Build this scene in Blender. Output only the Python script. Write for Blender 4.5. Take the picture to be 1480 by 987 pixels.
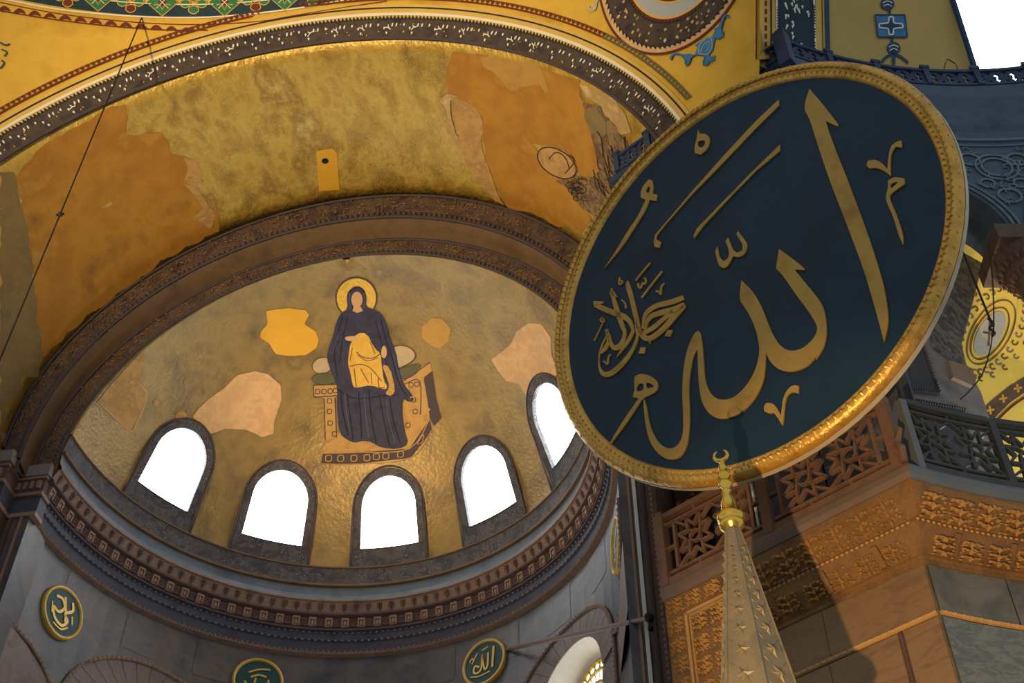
import bpy, bmesh, math, random
from mathutils import Vector, Matrix
from mathutils.bvhtree import BVHTree
from mathutils.geometry import delaunay_2d_cdt
random.seed(7)
for o in list(bpy.data.objects): bpy.data.objects.remove(o)
SC = bpy.context.scene
COL = SC.collection
PI = math.pi
sin, cos, rad = math.sin, math.cos, math.radians

# ------------------------------------------------------------ camera
W, H = 1480, 987
F = 1899.88
YAW, PITCH = -0.17527, 0.82373
CAM = Vector((8.889, -22.7587, 1.6))
FWD = Vector((sin(YAW)*cos(PITCH), cos(YAW)*cos(PITCH), sin(PITCH)))
RGT = Vector((cos(YAW), -sin(YAW), 0))
UP = RGT.cross(FWD)
cd = bpy.data.cameras.new('camera'); co = bpy.data.objects.new('camera', cd); COL.objects.link(co)
cd.sensor_width = 36; cd.lens = F/W*36; cd.clip_end = 300
M = Matrix((RGT, UP, -FWD)).transposed().to_4x4(); M.translation = CAM
co.matrix_world = M
SC.camera = co

# ------------------------------------------------------------ world, lamps, exposure
SC.view_settings.view_transform = 'Standard'
SC.view_settings.look = 'None'
SC.view_settings.gamma = 1
SC.view_settings.use_curve_mapping = False
SC.view_settings.exposure = 0.0
w = bpy.data.worlds.new('sky'); SC.world = w; w.use_nodes = True
bg = w.node_tree.nodes['Background']
bg.inputs[0].default_value = (0.74, 0.86, 1.0, 1); bg.inputs[1].default_value = WORLD = 0.48

def look(o, tgt):
    d = Vector(tgt) - o.location
    o.rotation_euler = d.to_track_quat('-Z', 'Y').to_euler()
def spot(name, loc, tgt, power, col, angle, blend=0.6, size=0.3):
    l = bpy.data.lights.new(name, 'SPOT'); l.energy = power; l.color = col
    l.spot_size = rad(angle); l.spot_blend = blend; l.shadow_soft_size = size
    o = bpy.data.objects.new(name, l); COL.objects.link(o); o.location = loc; look(o, tgt); return o
WARM = (1.0, 0.66, 0.30)
# floodlights of the place: warm ones on the galleries for the gold vaults, one low in the nave for the pier
spot('flood_conch', (-3.5, -20, 15), (-0.8, 4.2, 28.6), 13500, WARM, 21, 1.0, 0.5)
spot('flood_vault', (-8, -24, 15), (1.5, -3.6, 32.2), 27000, (1.0, 0.77, 0.42), 56, 1.0, 0.6)
spot('flood_pier', (7.9, -17.8, 3.0), (11.6, -7.4, 12.6), 6400, (1.0, 0.66, 0.32), 30, 0.5, 0.06)
pl = bpy.data.lights.new('gallery_fill', 'POINT'); pl.energy = 520; pl.color = (1, .95, .85); pl.shadow_soft_size = .3  # added point light, stands in for daylight from the gallery windows
po = bpy.data.objects.new('gallery_fill', pl); COL.objects.link(po); po.location = (16.2, -3.6, 16.6)

# ------------------------------------------------------------ helpers
def srgb(r, g, b):
    f = lambda c: (c/12.92 if c <= 0.04045 else ((c+0.055)/1.055)**2.4)
    return (f(r/255), f(g/255), f(b/255), 1)
def ray(x, y): return (FWD + RGT*((x-W/2)/F) - UP*((y-H/2)/F)).normalized()

MATS = {}
def mat(name, cols, scale=1.0, detail=6, rough=0.7, metal=0.0, bump=0.0, bscale=None, spec=0.3, dist=0.0, stretch=None, fleck=None, emit=None):
    """noise ramp over a list of colours; optional flecks (voronoi spots) (scale, size, colour)"""
    m = bpy.data.materials.new(name); m.use_nodes = True; nt = m.node_tree; N = nt.nodes; L = nt.links
    b = N['Principled BSDF']
    b.inputs['Roughness'].default_value = rough; b.inputs['Metallic'].default_value = metal
    b.inputs['Specular IOR Level'].default_value = spec
    tc = N.new('ShaderNodeTexCoord'); vec = tc.outputs['Object']
    if stretch:
        mp = N.new('ShaderNodeMapping'); mp.inputs['Scale'].default_value = stretch
        L.new(vec, mp.inputs[0]); vec = mp.outputs[0]
    if len(cols) == 1:
        b.inputs['Base Color'].default_value = cols[0]; csock = None
    else:
        n = N.new('ShaderNodeTexNoise'); n.inputs['Scale'].default_value = scale; n.inputs['Detail'].default_value = detail
        n.inputs['Roughness'].default_value = 0.62; n.inputs['Distortion'].default_value = dist
        L.new(vec, n.inputs['Vector'])
        r = N.new('ShaderNodeValToRGB'); e = r.color_ramp.elements
        k = len(cols)
        while len(e) < k: e.new(0.5)
        for i, c in enumerate(cols):
            e[i].position = 0.28 + 0.44*i/(k-1); e[i].color = c
        L.new(n.outputs['Fac'], r.inputs[0]); csock = r.outputs[0]
        if fleck:
            v = N.new('ShaderNodeTexVoronoi'); v.inputs['Scale'].default_value = fleck[0]; L.new(vec, v.inputs['Vector'])
            lt = N.new('ShaderNodeMath'); lt.operation = 'LESS_THAN'; lt.inputs[1].default_value = fleck[1]; L.new(v.outputs['Distance'], lt.inputs[0])
            n2 = N.new('ShaderNodeTexNoise'); n2.inputs['Scale'].default_value = fleck[0]*0.13; L.new(vec, n2.inputs['Vector'])
            g2 = N.new('ShaderNodeMath'); g2.operation = 'GREATER_THAN'; g2.inputs[1].default_value = 0.5; L.new(n2.outputs['Fac'], g2.inputs[0])
            mu = N.new('ShaderNodeMath'); mu.operation = 'MULTIPLY'; L.new(lt.outputs[0], mu.inputs[0]); L.new(g2.outputs[0], mu.inputs[1])
            mx = N.new('ShaderNodeMix'); mx.data_type = 'RGBA'; L.new(mu.outputs[0], mx.inputs[0]); L.new(csock, mx.inputs[6]); mx.inputs[7].default_value = fleck[2]
            csock = mx.outputs[2]
        L.new(csock, b.inputs['Base Color'])
    if bump:
        n3 = N.new('ShaderNodeTexNoise'); n3.inputs['Scale'].default_value = bscale or scale*6; n3.inputs['Detail'].default_value = 4
        L.new(vec, n3.inputs['Vector'])
        bp = N.new('ShaderNodeBump'); bp.inputs['Strength'].default_value = bump; bp.inputs['Distance'].default_value = 0.05
        L.new(n3.outputs['Fac'], bp.inputs['Height']); L.new(bp.outputs[0], b.inputs['Normal'])
    if emit:
        b.inputs['Emission Color'].default_value = emit[0]; b.inputs['Emission Strength'].default_value = emit[1]
    MATS[name] = m
    return m
C_ = srgb
mat('gold_conch', [C_(102, 86, 54), C_(138, 114, 66), C_(160, 130, 72), C_(128, 104, 66), C_(174, 144, 86)], 0.55, 8, 0.42, 0.25, 0.5, 9, 0.5, 0.0)
mat('gold_vault', [C_(128, 98, 36), C_(172, 136, 50), C_(200, 164, 70), C_(156, 120, 44), C_(214, 182, 94)], 0.9, 12, 0.4, 0.25, 0.8, 8, 0.5, 0.0, (1, .6, .6), (30, 0.26, C_(214, 184, 98)))
mat('gold_bright', [C_(200, 150, 50), C_(232, 182, 66), C_(214, 160, 52)], 2.5, 8, 0.38, 0.3, 0.5, 14, 0.5)
mat('ochre_plaster', [C_(146, 98, 36), C_(184, 130, 44), C_(166, 112, 38), C_(194, 146, 62)], 0.7, 10, 0.75, 0, 0.2, 8)
mat('ochre_clear', [C_(214, 158, 44), C_(226, 170, 52)], 1.0, 4, 0.7)
mat('peach_plaster', [C_(190, 146, 100), C_(216, 172, 120), C_(200, 156, 108), C_(222, 182, 132)], 1.6, 9, 0.8, 0, 0.2, 8)
mat('beige_plaster', [C_(158, 118, 68), C_(196, 152, 88), C_(170, 128, 74), C_(212, 170, 108)], 2.2, 10, 0.8, 0, 0.2, 6)
mat('cream_plaster', [C_(204, 168, 108), C_(176, 140, 84), C_(224, 192, 134)], 2.2, 10, 0.8, 0, 0.3, 9)
mat('tan_plaster', [C_(168, 124, 58), C_(186, 140, 68), C_(176, 132, 62)], 1.6, 9, 0.8)
mat('greyolive', [C_(112, 98, 66), C_(140, 116, 70), C_(128, 104, 66), C_(150, 124, 72)], 1.0, 9, 0.8)
mat('ghost_brown', [C_(110, 84, 58), C_(150, 118, 78), C_(92, 72, 56), C_(170, 138, 98)], 3.0, 8, 0.8, 0, 0.3, 9, 0.2, 1.0)
mat('dark_line', [C_(52, 34, 28)], rough=0.8)
mat('yellow_paint', [C_(200, 152, 46), C_(216, 170, 60), C_(190, 142, 44)], 0.6, 5, 0.7, 0, 0.1, 4)
mat('yellow_dull', [C_(178, 150, 84), C_(190, 160, 92)], 0.6, 5, 0.7)
mat('yellow_bright', [C_(226, 196, 84), C_(236, 206, 96)], 0.6, 4, 0.7)
mat('band_dark', [C_(40, 34, 34), C_(62, 50, 46), C_(82, 66, 56), C_(48, 38, 38)], 3.0, 8, 0.75, 0, 0.3, 12, 0.3, 0.5)
mat('band_stripe', [C_(206, 164, 78), C_(216, 176, 90)], 1.5, 4, 0.7)
mat('white_line', [C_(226, 216, 190)], rough=0.7)
mat('black_line', [C_(36, 34, 30)], rough=0.7)
mat('red_brown', [C_(112, 46, 22), C_(96, 38, 20)], 4, 3, 0.7)
mat('greygreen_step', [C_(112, 96, 66), C_(96, 84, 60)], 4, 3, 0.7)
mat('leaf_white', [C_(222, 214, 196)], rough=0.7)
mat('leaf_yellow', [C_(206, 160, 62)], rough=0.7)
mat('teal_dark', [C_(24, 44, 58), C_(30, 56, 66)], 2, 3, 0.7)
mat('green_paint', [C_(40, 104, 60), C_(52, 120, 72)], 3, 3, 0.7)
mat('blue_paint', [C_(46, 100, 140), C_(70, 130, 170)], 3, 4, 0.7)
mat('blue_dark', [C_(40, 66, 92)], rough=0.7)
mat('grey_paint', [C_(170, 172, 168)], rough=0.7)
mat('arch_gilt', [C_(44, 34, 36), C_(70, 54, 48), C_(94, 72, 56), C_(50, 40, 40)], 2.2, 8, 0.7, 0, 0.5, 14, 0.4, 0.5, None, (16, 0.22, C_(150, 112, 66)))
mat('arch_plain', [C_(92, 70, 48), C_(112, 86, 58), C_(82, 64, 52)], 0.9, 6, 0.7, 0, 0.2, 6)
mat('marble_blue', [C_(48, 50, 56), C_(70, 69, 72), C_(96, 88, 82), C_(58, 59, 65)], 0.6, 9, 0.45, 0, 0.1, 5, 0.5, 1.2)
mat('marble_brown', [C_(104, 88, 80), C_(126, 106, 94), C_(90, 76, 72)], 1.4, 8, 0.5, 0, 0, None, 0.4, 1.0)
mat('cornice_blue', [C_(84, 94, 104), C_(100, 110, 118), C_(76, 86, 98)], 1.2, 5, 0.6)
mat('cornice_stone', [C_(128, 102, 86), C_(146, 116, 96), C_(110, 88, 78)], 2.0, 7, 0.7, 0, 0.3, 9)
mat('cornice_mid', [C_(132, 104, 86), C_(150, 118, 96), C_(114, 90, 78)], 2.0, 7, 0.7, 0, 0.3, 9)
mat('cornice_recess', [C_(84, 64, 62), C_(104, 80, 72)], 3.0, 6, 0.8)
mat('cornice_dark', [C_(56, 58, 70), C_(76, 74, 84), C_(64, 64, 76)], 1.6, 7, 0.6, 0, 0.2, 8)
mat('bead_stone', [C_(140, 128, 120), C_(160, 146, 134)], 4, 4, 0.6)
mat('rope_stone', [C_(160, 130, 104), C_(140, 112, 92)], 4, 4, 0.6)
mat('orn_dark', [C_(66, 64, 68), C_(88, 82, 80), C_(58, 56, 62), C_(100, 92, 84)], 2.5, 8, 0.65, 0, 0.5, 16, 0.3, 0.6, None, (15, 0.24, C_(130, 124, 120)))
mat('window_light', [(1, 1, 1, 1)], rough=0.3, emit=((0.86, 0.94, 1.0, 1), 10.0))
mat('window_stone', [C_(150, 156, 164)], rough=0.7)
mat('disc_field', [C_(14, 38, 50), C_(18, 46, 60), C_(14, 34, 44)], 0.5, 4, 0.55, 0, 0, None, 0.35)
mat('disc_gold', [C_(176, 132, 52), C_(190, 146, 62), C_(160, 116, 44)], 1.6, 6, 0.5, 0.25, 0.1, 10, 0.4)
mat('rim_gold', [C_(196, 140, 50), C_(226, 172, 74), C_(170, 118, 40)], 2.0, 6, 0.35, 0.45, 0.3, 16, 0.5)
mat('rim_side', [C_(196, 176, 140), C_(214, 196, 160)], 2, 4, 0.6)
mat('carved_gold', [C_(118, 86, 50), C_(140, 102, 58), C_(98, 70, 42)], 1.8, 7, 0.65, 0, 0.5, 14)  # ground of the carving, darkened to put undercut shade into the colour
mat('carved_light', [C_(206, 160, 94), C_(186, 140, 80)], 3, 5, 0.6, 0, 0.2, 14)  # leaves and beads, lightened so the colour paints them as lit relief
mat('slab_stone', [C_(112, 94, 80), C_(128, 108, 90)], 1.4, 6, 0.6)
mat('slab_blue', [C_(92, 100, 106), C_(106, 112, 116)], 1.4, 6, 0.6)
mat('wood_brown', [C_(112, 84, 66), C_(128, 96, 76), C_(98, 72, 58)], 2, 6, 0.65)
mat('iron_dark', [C_(48, 52, 56), C_(60, 64, 66)], 3, 5, 0.55)
mat('iron_blue', [C_(40, 52, 74), C_(52, 66, 90)], 3, 5, 0.6)
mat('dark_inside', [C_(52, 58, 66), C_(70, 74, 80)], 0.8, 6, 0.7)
mat('pier_marble', [C_(122, 92, 60), C_(142, 108, 70), C_(106, 80, 54)], 0.9, 8, 0.5, 0, 0, None, 0.4, 1.5, (1, 1, 3))
mat('exedra_marble', [C_(62, 60, 50), C_(90, 86, 70), C_(112, 106, 88), C_(74, 70, 58)], 0.7, 9, 0.4, 0, 0, None, 0.5, 2.2)
mat('exedra_marble_veined', [C_(66, 70, 66), C_(122, 122, 110), C_(88, 92, 86), C_(136, 134, 120)], 1.6, 9, 0.4, 0, 0, None, 0.5, 2.0, (1, 1, 2.5))
mat('grey_marble', [C_(104, 100, 98), C_(124, 118, 112), C_(92, 88, 88)], 1.2, 8, 0.6, 0, 0.1, 6)
mat('painted_arch', [C_(60, 62, 68), C_(110, 104, 98), C_(52, 54, 60), C_(88, 84, 82)], 5, 6, 0.7, 0, 0.2, 9)
mat('spandrel', [C_(62, 76, 92), C_(80, 94, 108), C_(56, 68, 84)], 1.4, 7, 0.7)
mat('spandrel_relief', [C_(120, 132, 140), C_(104, 116, 126)], 3, 5, 0.7)
mat('brown_stone', [C_(84, 64, 54), C_(100, 78, 64), C_(70, 54, 48)], 2, 7, 0.7, 0, 0.4, 12)
mat('spire_gold', [C_(112, 102, 78), C_(130, 116, 86), C_(98, 92, 74)], 2, 6, 0.5, 0.15, 0.15, 14, 0.4)
mat('finial_gold', [C_(236, 196, 84), C_(220, 176, 66)], 3, 3, 0.22, 0.85, 0, None, 0.6)
mat('green_field', [C_(28, 66, 66), C_(36, 78, 76)], 3, 3, 0.5)
mat('plate_gold', [C_(206, 164, 72), C_(222, 182, 92)], 3, 3, 0.4, 0.3)
mat('wire', [C_(30, 28, 26)], rough=0.6)
mat('rod_iron', [C_(124, 94, 74), C_(110, 82, 64)], 3, 3, 0.6)
mat('floor_stone', [C_(120, 114, 106), C_(140, 134, 124)], 0.6, 6, 0.5)
mat('robe_blue', [C_(44, 42, 60), C_(58, 54, 72), C_(36, 36, 52)], 2.5, 7, 0.7, 0, 0.2, 14)
mat('robe_fold', [C_(28, 28, 42)], rough=0.8)
mat('robe_light', [C_(84, 80, 98)], rough=0.8)
mat('skin', [C_(196, 150, 104)], rough=0.8)
mat('child_gold', [C_(226, 180, 78), C_(206, 156, 58)], 4, 5, 0.5, 0.2)
mat('throne_tan', [C_(168, 126, 68), C_(186, 142, 78), C_(150, 110, 60)], 3, 6, 0.7)
mat('throne_dark', [C_(78, 62, 58), C_(64, 56, 60)], 4, 4, 0.7)
mat('cushion_pale', [C_(186, 160, 120), C_(170, 146, 112)], 4, 4, 0.7)
mat('cushion_green', [C_(96, 92, 60), C_(84, 82, 56)], 4, 4, 0.7)
mat('stain_gold', [C_(214, 180, 96), C_(196, 160, 76)], 3, 3, 0.6)
mat('stain_glass', [C_(190, 200, 216), C_(150, 170, 206), C_(220, 214, 200)], 4, 3, 0.2, emit=((0.90, 0.95, 1.0, 1), 5.0))
mat('white_reveal', [C_(222, 214, 200), C_(236, 228, 214)], 1.0, 4, 0.8)

def setp(o, kind=None, label=None, cat=None, group=None):
    if kind: o['kind'] = kind
    if label: o['label'] = label
    if cat: o['category'] = cat
    if group: o['group'] = group
    return o
def link(o, parent=None):
    COL.objects.link(o)
    if parent is not None:
        o.parent = parent
        mw = Matrix.Translation(parent.location) if parent.type == 'EMPTY' else Matrix.Identity(4)
        p2 = parent.parent
        o.matrix_parent_inverse = mw.inverted() if p2 is None else Matrix.Identity(4)
    return o
def obj(name, V, Fc, m, parent=None, smooth=False, **k):
    me = bpy.data.meshes.new(name); me.from_pydata([tuple(v) for v in V], [], Fc); me.update()
    mm = MATS[m] if isinstance(m, str) else m
    me.materials.append(mm)
    if smooth:
        me.polygons.foreach_set('use_smooth', [True]*len(me.polygons))
    o = bpy.data.objects.new(name, me); link(o, parent); setp(o, **k); return o
def empty(name, loc, **k):
    o = bpy.data.objects.new(name, None); o.location = loc; o.empty_display_size = 0.2; COL.objects.link(o); setp(o, **k); return o
def inst(name, me, Mx, parent, **k):
    o = bpy.data.objects.new(name, me); link(o, parent); o.matrix_basis = Mx; setp(o, **k); return o
def solid(o, t, off=1.0):
    md = o.modifiers.new('thickness', 'SOLIDIFY'); md.thickness = t; md.offset = off; md.use_even_offset = False; return o
class MB:
    """mesh collector"""
    def __init__(s): s.v = []; s.f = []
    def add(s, V, Fc):
        n = len(s.v); s.v += [Vector(v) for v in V]; s.f += [tuple(i+n for i in f) for f in Fc]; return s
    def box(s, c, ax, ay, az):
        """centre and three half-axis vectors"""
        c, ax, ay, az = map(Vector, (c, ax, ay, az)); V = []
        for i in (-1, 1):
            for j in (-1, 1):
                for k in (-1, 1): V.append(c+ax*i+ay*j+az*k)
        return s.add(V, [(0, 1, 3, 2), (4, 6, 7, 5), (0, 4, 5, 1), (2, 3, 7, 6), (0, 2, 6, 4), (1, 5, 7, 3)])
    def bar(s, a, b, wdt, nrm, dep):
        """flat bar a->b, width in plane, depth along nrm"""
        a, b, nrm = Vector(a), Vector(b), Vector(nrm); d = (b-a); t = d.cross(nrm).normalized()
        return s.box((a+b)/2, d/2, t*wdt/2, nrm*dep/2)
    def tube(s, pts, r, n=6, cap=True):
        pts = [Vector(p) for p in pts]; V = []; Fc = []; m = len(pts)
        rr = r if isinstance(r, (list, tuple)) else [r]*m
        ref = Vector((0.13, 0.31, 0.94))
        for i, p in enumerate(pts):
            d = (pts[min(i+1, m-1)]-pts[max(i-1, 0)]).normalized()
            if abs(d.dot(ref)) > 0.95: ref = Vector((0.9, 0.3, 0.1))
            a = d.cross(ref).normalized(); b = d.cross(a)
            for k in range(n): V.append(p+(a*cos(2*PI*k/n)+b*sin(2*PI*k/n))*rr[i])
        for i in range(m-1):
            for k in range(n): Fc.append((i*n+k, i*n+(k+1) % n, (i+1)*n+(k+1) % n, (i+1)*n+k))
        if cap: Fc += [tuple(range(n))[::-1], tuple(range((m-1)*n, m*n))]
        return s.add(V, Fc)
    def lathe(s, prof, c, n=24, axis=Vector((0, 0, 1)), ux=None, cap=False):
        """prof list of (r, h) around axis through c"""
        axis = Vector(axis).normalized(); ux = Vector(ux) if ux else (axis.orthogonal().normalized()); uy = axis.cross(ux); c = Vector(c)
        V = []; Fc = []
        for r, h in prof:
            for k in range(n): V.append(c+axis*h+(ux*cos(2*PI*k/n)+uy*sin(2*PI*k/n))*r)
        for i in range(len(prof)-1):
            for k in range(n): Fc.append((i*n+k, i*n+(k+1) % n, (i+1)*n+(k+1) % n, (i+1)*n+k))
        if cap: Fc += [tuple(range(n))[::-1], tuple(range((len(prof)-1)*n, len(prof)*n))]
        return s.add(V, Fc)
    def blob(s, c, ax, ay, az):
        """low pyramid-like lump: octahedron stretched on half axes"""
        c, ax, ay, az = map(Vector, (c, ax, ay, az))
        V = [c+ax, c+ay, c-ax, c-ay, c+az]
        q = [c+(ax+ay)*0.62, c+(ay-ax)*0.62, c-(ax+ay)*0.62, c+(ax-ay)*0.62]
        return s.add([V[0], q[0], V[1], q[1], V[2], q[2], V[3], q[3], V[4]], [(i, (i+1) % 8, 8) for i in range(8)])
    def build(s, name, m, parent=None, smooth=False, **k): return obj(name, s.v, s.f, m, parent, smooth, **k)
def grid(us, vs, fn):
    V = [fn(u, v) for u in us for v in vs]; n = len(vs)
    Fc = [(i*n+j, i*n+j+1, (i+1)*n+j+1, (i+1)*n+j) for i in range(len(us)-1) for j in range(n-1)]
    return V, Fc
def lin(a, b, n): return [a+(b-a)*i/(n-1) for i in range(n)]
def inpoly(x, y, P):
    c = False; n = len(P); j = n-1
    for i in range(n):
        xi, yi = P[i][0], P[i][1]; xj, yj = P[j][0], P[j][1]
        if (yi > y) != (yj > y) and x < (xj-xi)*(y-yi)/(yj-yi)+xi: c = not c
        j = i
    return c
def resample(P, step):
    out = []
    for i in range(len(P)):
        a, b = P[i], P[(i+1) % len(P)]; L = math.hypot(b[0]-a[0], b[1]-a[1]); n = max(1, int(L/step+0.5))
        for k in range(n): out.append((a[0]+(b[0]-a[0])*k/n, a[1]+(b[1]-a[1])*k/n))
    return out
def smoothcorner(P, it=2, lim=50):
    """rounds gentle bends, keeps sharp pen corners"""
    for _ in range(it):
        Q = []; n = len(P)
        for i in range(n):
            a, b, c = P[i-1], P[i], P[(i+1) % n]
            t = abs((math.degrees(math.atan2(c[1]-b[1], c[0]-b[0])-math.atan2(b[1]-a[1], b[0]-a[0]))+180) % 360-180)
            if t > lim: Q.append(b)
            else: Q += [(a[0]*.25+b[0]*.75, a[1]*.25+b[1]*.75), (c[0]*.25+b[0]*.75, c[1]*.25+b[1]*.75)]
        P = Q
    return P
def smoothpoly(P, it=2):
    for _ in range(it):
        Q = []
        for i in range(len(P)):
            a, b = P[i], P[(i+1) % len(P)]
            Q += [(a[0]*.75+b[0]*.25, a[1]*.75+b[1]*.25), (a[0]*.25+b[0]*.75, a[1]*.25+b[1]*.75)]
        P = Q
    return P
def tri2d(P, step=25, holes=()):
    """triangulate polygon with holes, interior grid points; returns verts2d, faces"""
    pts = []; edges = []
    for lp in [P]+list(holes):
        R = resample(lp, step); n0 = len(pts)
        pts += R; edges += [(n0+i, n0+(i+1) % len(R)) for i in range(len(R))]
    xs = [p[0] for p in P]; ys = [p[1] for p in P]
    x = min(xs)+step/2
    while x < max(xs):
        y = min(ys)+step/2
        while y < max(ys):
            if inpoly(x, y, P) and not any(inpoly(x, y, h) for h in holes): pts.append((x+0.013*step, y+0.007*step))
            y += step
        x += step
    v, e, f, _, _, _ = delaunay_2d_cdt([Vector(p) for p in pts], edges, [], 0, 1e-4)
    out = []
    for t in f:
        cx = sum(v[i].x for i in t)/len(t); cy = sum(v[i].y for i in t)/len(t)
        if inpoly(cx, cy, P) and not any(inpoly(cx, cy, h) for h in holes): out.append(tuple(t))
    return v, out
def bvh_of(o):
    me = o.data; return BVHTree.FromPolygons([v.co.copy() for v in me.vertices], [tuple(p.vertices) for p in me.polygons])
def hit(x, y, B):
    d = ray(x, y); loc, n, i, t = B.ray_cast(CAM, d)
    if loc is None: return None, None
    if n.dot(d) > 0: n = -n
    return loc, n
def decal(name, P, B, m, parent=None, off=0.015, step=25, holes=(), sm=0, **k):
    """paint or plaster lying on a surface: outline read from the photograph, projected on the surface B"""
    if sm: P = smoothpoly(P, sm); holes = [smoothpoly(h, sm) for h in holes]
    v, f = tri2d(P, step, holes); V = []; ok = []
    for q in v:
        loc, n = hit(q.x, q.y, B)
        if loc is None: V.append(Vector((0, 0, 0))); ok.append(False)
        else: V.append(loc+n*off); ok.append(True)
    f = [t for t in f if all(ok[i] for i in t)]
    used = sorted({i for t in f for i in t}); mp = {i: j for j, i in enumerate(used)}
    return obj(name, [V[i] for i in used], [tuple(mp[i] for i in t) for t in f], m, parent, **k)
def catmull(P, n=6):
    out = []; m = len(P)
    for i in range(m-1):
        p0 = P[max(i-1, 0)]; p1 = P[i]; p2 = P[i+1]; p3 = P[min(i+2, m-1)]
        for k in range(n):
            t = k/n
            out.append(tuple(0.5*((2*b)+(c-a)*t+(2*a-5*b+4*c-d)*t*t+(-a+3*b-3*c+d)*t**3) for a, b, c, d in zip(p0, p1, p2, p3)))
    out.append(tuple(P[-1])); return out
def strokepoly(P, wd, n=5):
    """points -> outline of a brush stroke; wd one width or one per point"""
    if not isinstance(wd, (list, tuple)): wd = [wd]*len(P)
    Q = catmull([(p[0], p[1], w_) for p, w_ in zip(P, wd)], n); L = []; R = []
    for i, q in enumerate(Q):
        a = Q[max(i-1, 0)]; b = Q[min(i+1, len(Q)-1)]; dx, dy = b[0]-a[0], b[1]-a[1]; l = math.hypot(dx, dy) or 1
        L.append((q[0]-dy/l*q[2]/2, q[1]+dx/l*q[2]/2)); R.append((q[0]+dy/l*q[2]/2, q[1]-dx/l*q[2]/2))
    return L, R
def stroke_decal(name, strokes, B, m, parent, off=0.02, n=4, **k):
    """several brush strokes [(pts, width)] joined as one painted part"""
    mb = MB()
    for P, wd in strokes:
        L, R = strokepoly(P, wd, n); V = []; bad = False
        for a in L+R:
            loc, nn = hit(a[0], a[1], B)
            if loc is None: bad = True; break
            V.append(loc+nn*off)
        if bad: continue
        m_ = len(L); mb.add(V, [(i, i+1, m_+i+1, m_+i) for i in range(m_-1)])
    if not mb.f: return None
    return mb.build(name, m, parent, **k)
def T(x0, y0, s, P): return [(x0+x/s, y0+y/s) for x, y in P]
# ------------------------------------------------------------ setting: shapes of the place
ZS = 24.169                       # springing height above the floor
ZC = ZS-0.147; RC = 7.0           # conch sphere
SEM = Vector((0, -17.989, ZS-0.9715)); RS = 15.484   # semi-dome sphere
EX = Vector((17.57, -16.3, 0)); RE = 10.2            # exedra cylinder
PA = Vector((8.234, -5.335, 0)); PB = Vector((11.99, -7.68, 0))
PD = (PB-PA).normalized(); PIN = Vector((-PD.y, PD.x, 0)) if (-PD.y) > 0 else Vector((PD.y, -PD.x, 0))
POUT = -PIN
def corner(off):
    p = PA+PIN*off-EX; b = p.dot(PD); c = p.dot(p)-(RE+off)**2; D = b*b-c
    s = math.sqrt(max(D, 0)); t = min((-b+s, -b-s), key=lambda q: abs(q-4.2)); return t
def pier_pt(t, off, z): q = PA+PD*t+PIN*off; return Vector((q.x, q.y, z))
def ex_pt(az, off, z): return Vector((EX.x+(RE+off)*sin(az), EX.y+(RE+off)*cos(az), z))
def ex_az0(off):
    q = PA+PIN*off+PD*corner(off)-EX; return math.atan2(q.x, q.y)
EX1 = rad(12)
def pier_strip(name, prof, m, parent=None, t0=0.0, n=2, **k):
    V = []
    for off, z in prof:
        t1 = corner(off)
        for i in range(n): V.append(pier_pt(t0+(t1-t0)*i/(n-1), off, z))
    Fc = [(a*n+i, a*n+i+1, (a+1)*n+i+1, (a+1)*n+i) for a in range(len(prof)-1) for i in range(n-1)]
    return obj(name, V, Fc, m, parent, **k)
def ex_strip(name, prof, m, parent=None, n=40, az1=None, **k):
    V = []; az1 = EX1 if az1 is None else az1
    for off, z in prof:
        a0 = ex_az0(off)
        for i in range(n): V.append(ex_pt(a0+(az1-a0)*i/(n-1), off, z))
    Fc = [(a*n+i, a*n+i+1, (a+1)*n+i+1, (a+1)*n+i) for a in range(len(prof)-1) for i in range(n-1)]
    return obj(name, V, Fc, m, parent, **k)

# floor
obj('floor', [(-26, -34, 0), (30, -34, 0), (30, 12, 0), (-26, 12, 0)], [(0, 1, 2, 3)], 'floor_stone', kind='structure')

# --- conch with five window openings (triangulated in azimuth/elevation, exact cut)
WAZ = [-59.0, -29.4, 0.2, 29.3, 58.8]
WB, WSPR, WTOP, WHW = 1.60, 2.86, 3.63, 7.5      # heights over ZS, half width in degrees
def conch_pt(a, z, r=RC):
    """azimuth in degrees, height over ZS, on the sphere"""
    h = z+0.147; q = math.sqrt(max(r*r-h*h, 0)); return Vector((q*sin(rad(a)), q*cos(rad(a)), ZS+z))
def sph_pt(a, e, r=RC): return Vector((r*cos(rad(e))*sin(rad(a)), r*cos(rad(e))*cos(rad(a)), ZC+r*sin(rad(e))))
def win_outline(a0, grow=0.0, base=None):
    """outline in (azimuth deg, z over ZS); grow in metres; arch as half ellipse"""
    g = grow/ (RC*0.9) * 180/PI
    hw = WHW+g; P = [(a0-hw, (WB-grow if base is None else base)), (a0+hw, (WB-grow if base is None else base))]
    for i in range(17):
        t = PI*i/16; P.append((a0+hw*cos(t), WSPR+(WTOP-WSPR+grow)*sin(t)))
    return P
def z2e(z): return math.degrees(math.asin((z+0.147)/RC))
holes = [[(a, z2e(z)) for a, z in win_outline(a0)] for a0 in WAZ]
v, f = tri2d([(-90, 0), (90, 0), (90, 89), (-90, 89)], 2.5, holes)
conch = obj('ceiling_conch', [sph_pt(q.x, q.y) for q in v], f, 'gold_conch', smooth=True, kind='structure')
B_CONCH = BVHTree.FromPolygons(*grid(lin(-90, 90, 120), lin(-2, 89.9, 60), lambda a, e: sph_pt(a, e)))
md = solid(conch, 0.7, 1.0)
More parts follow.
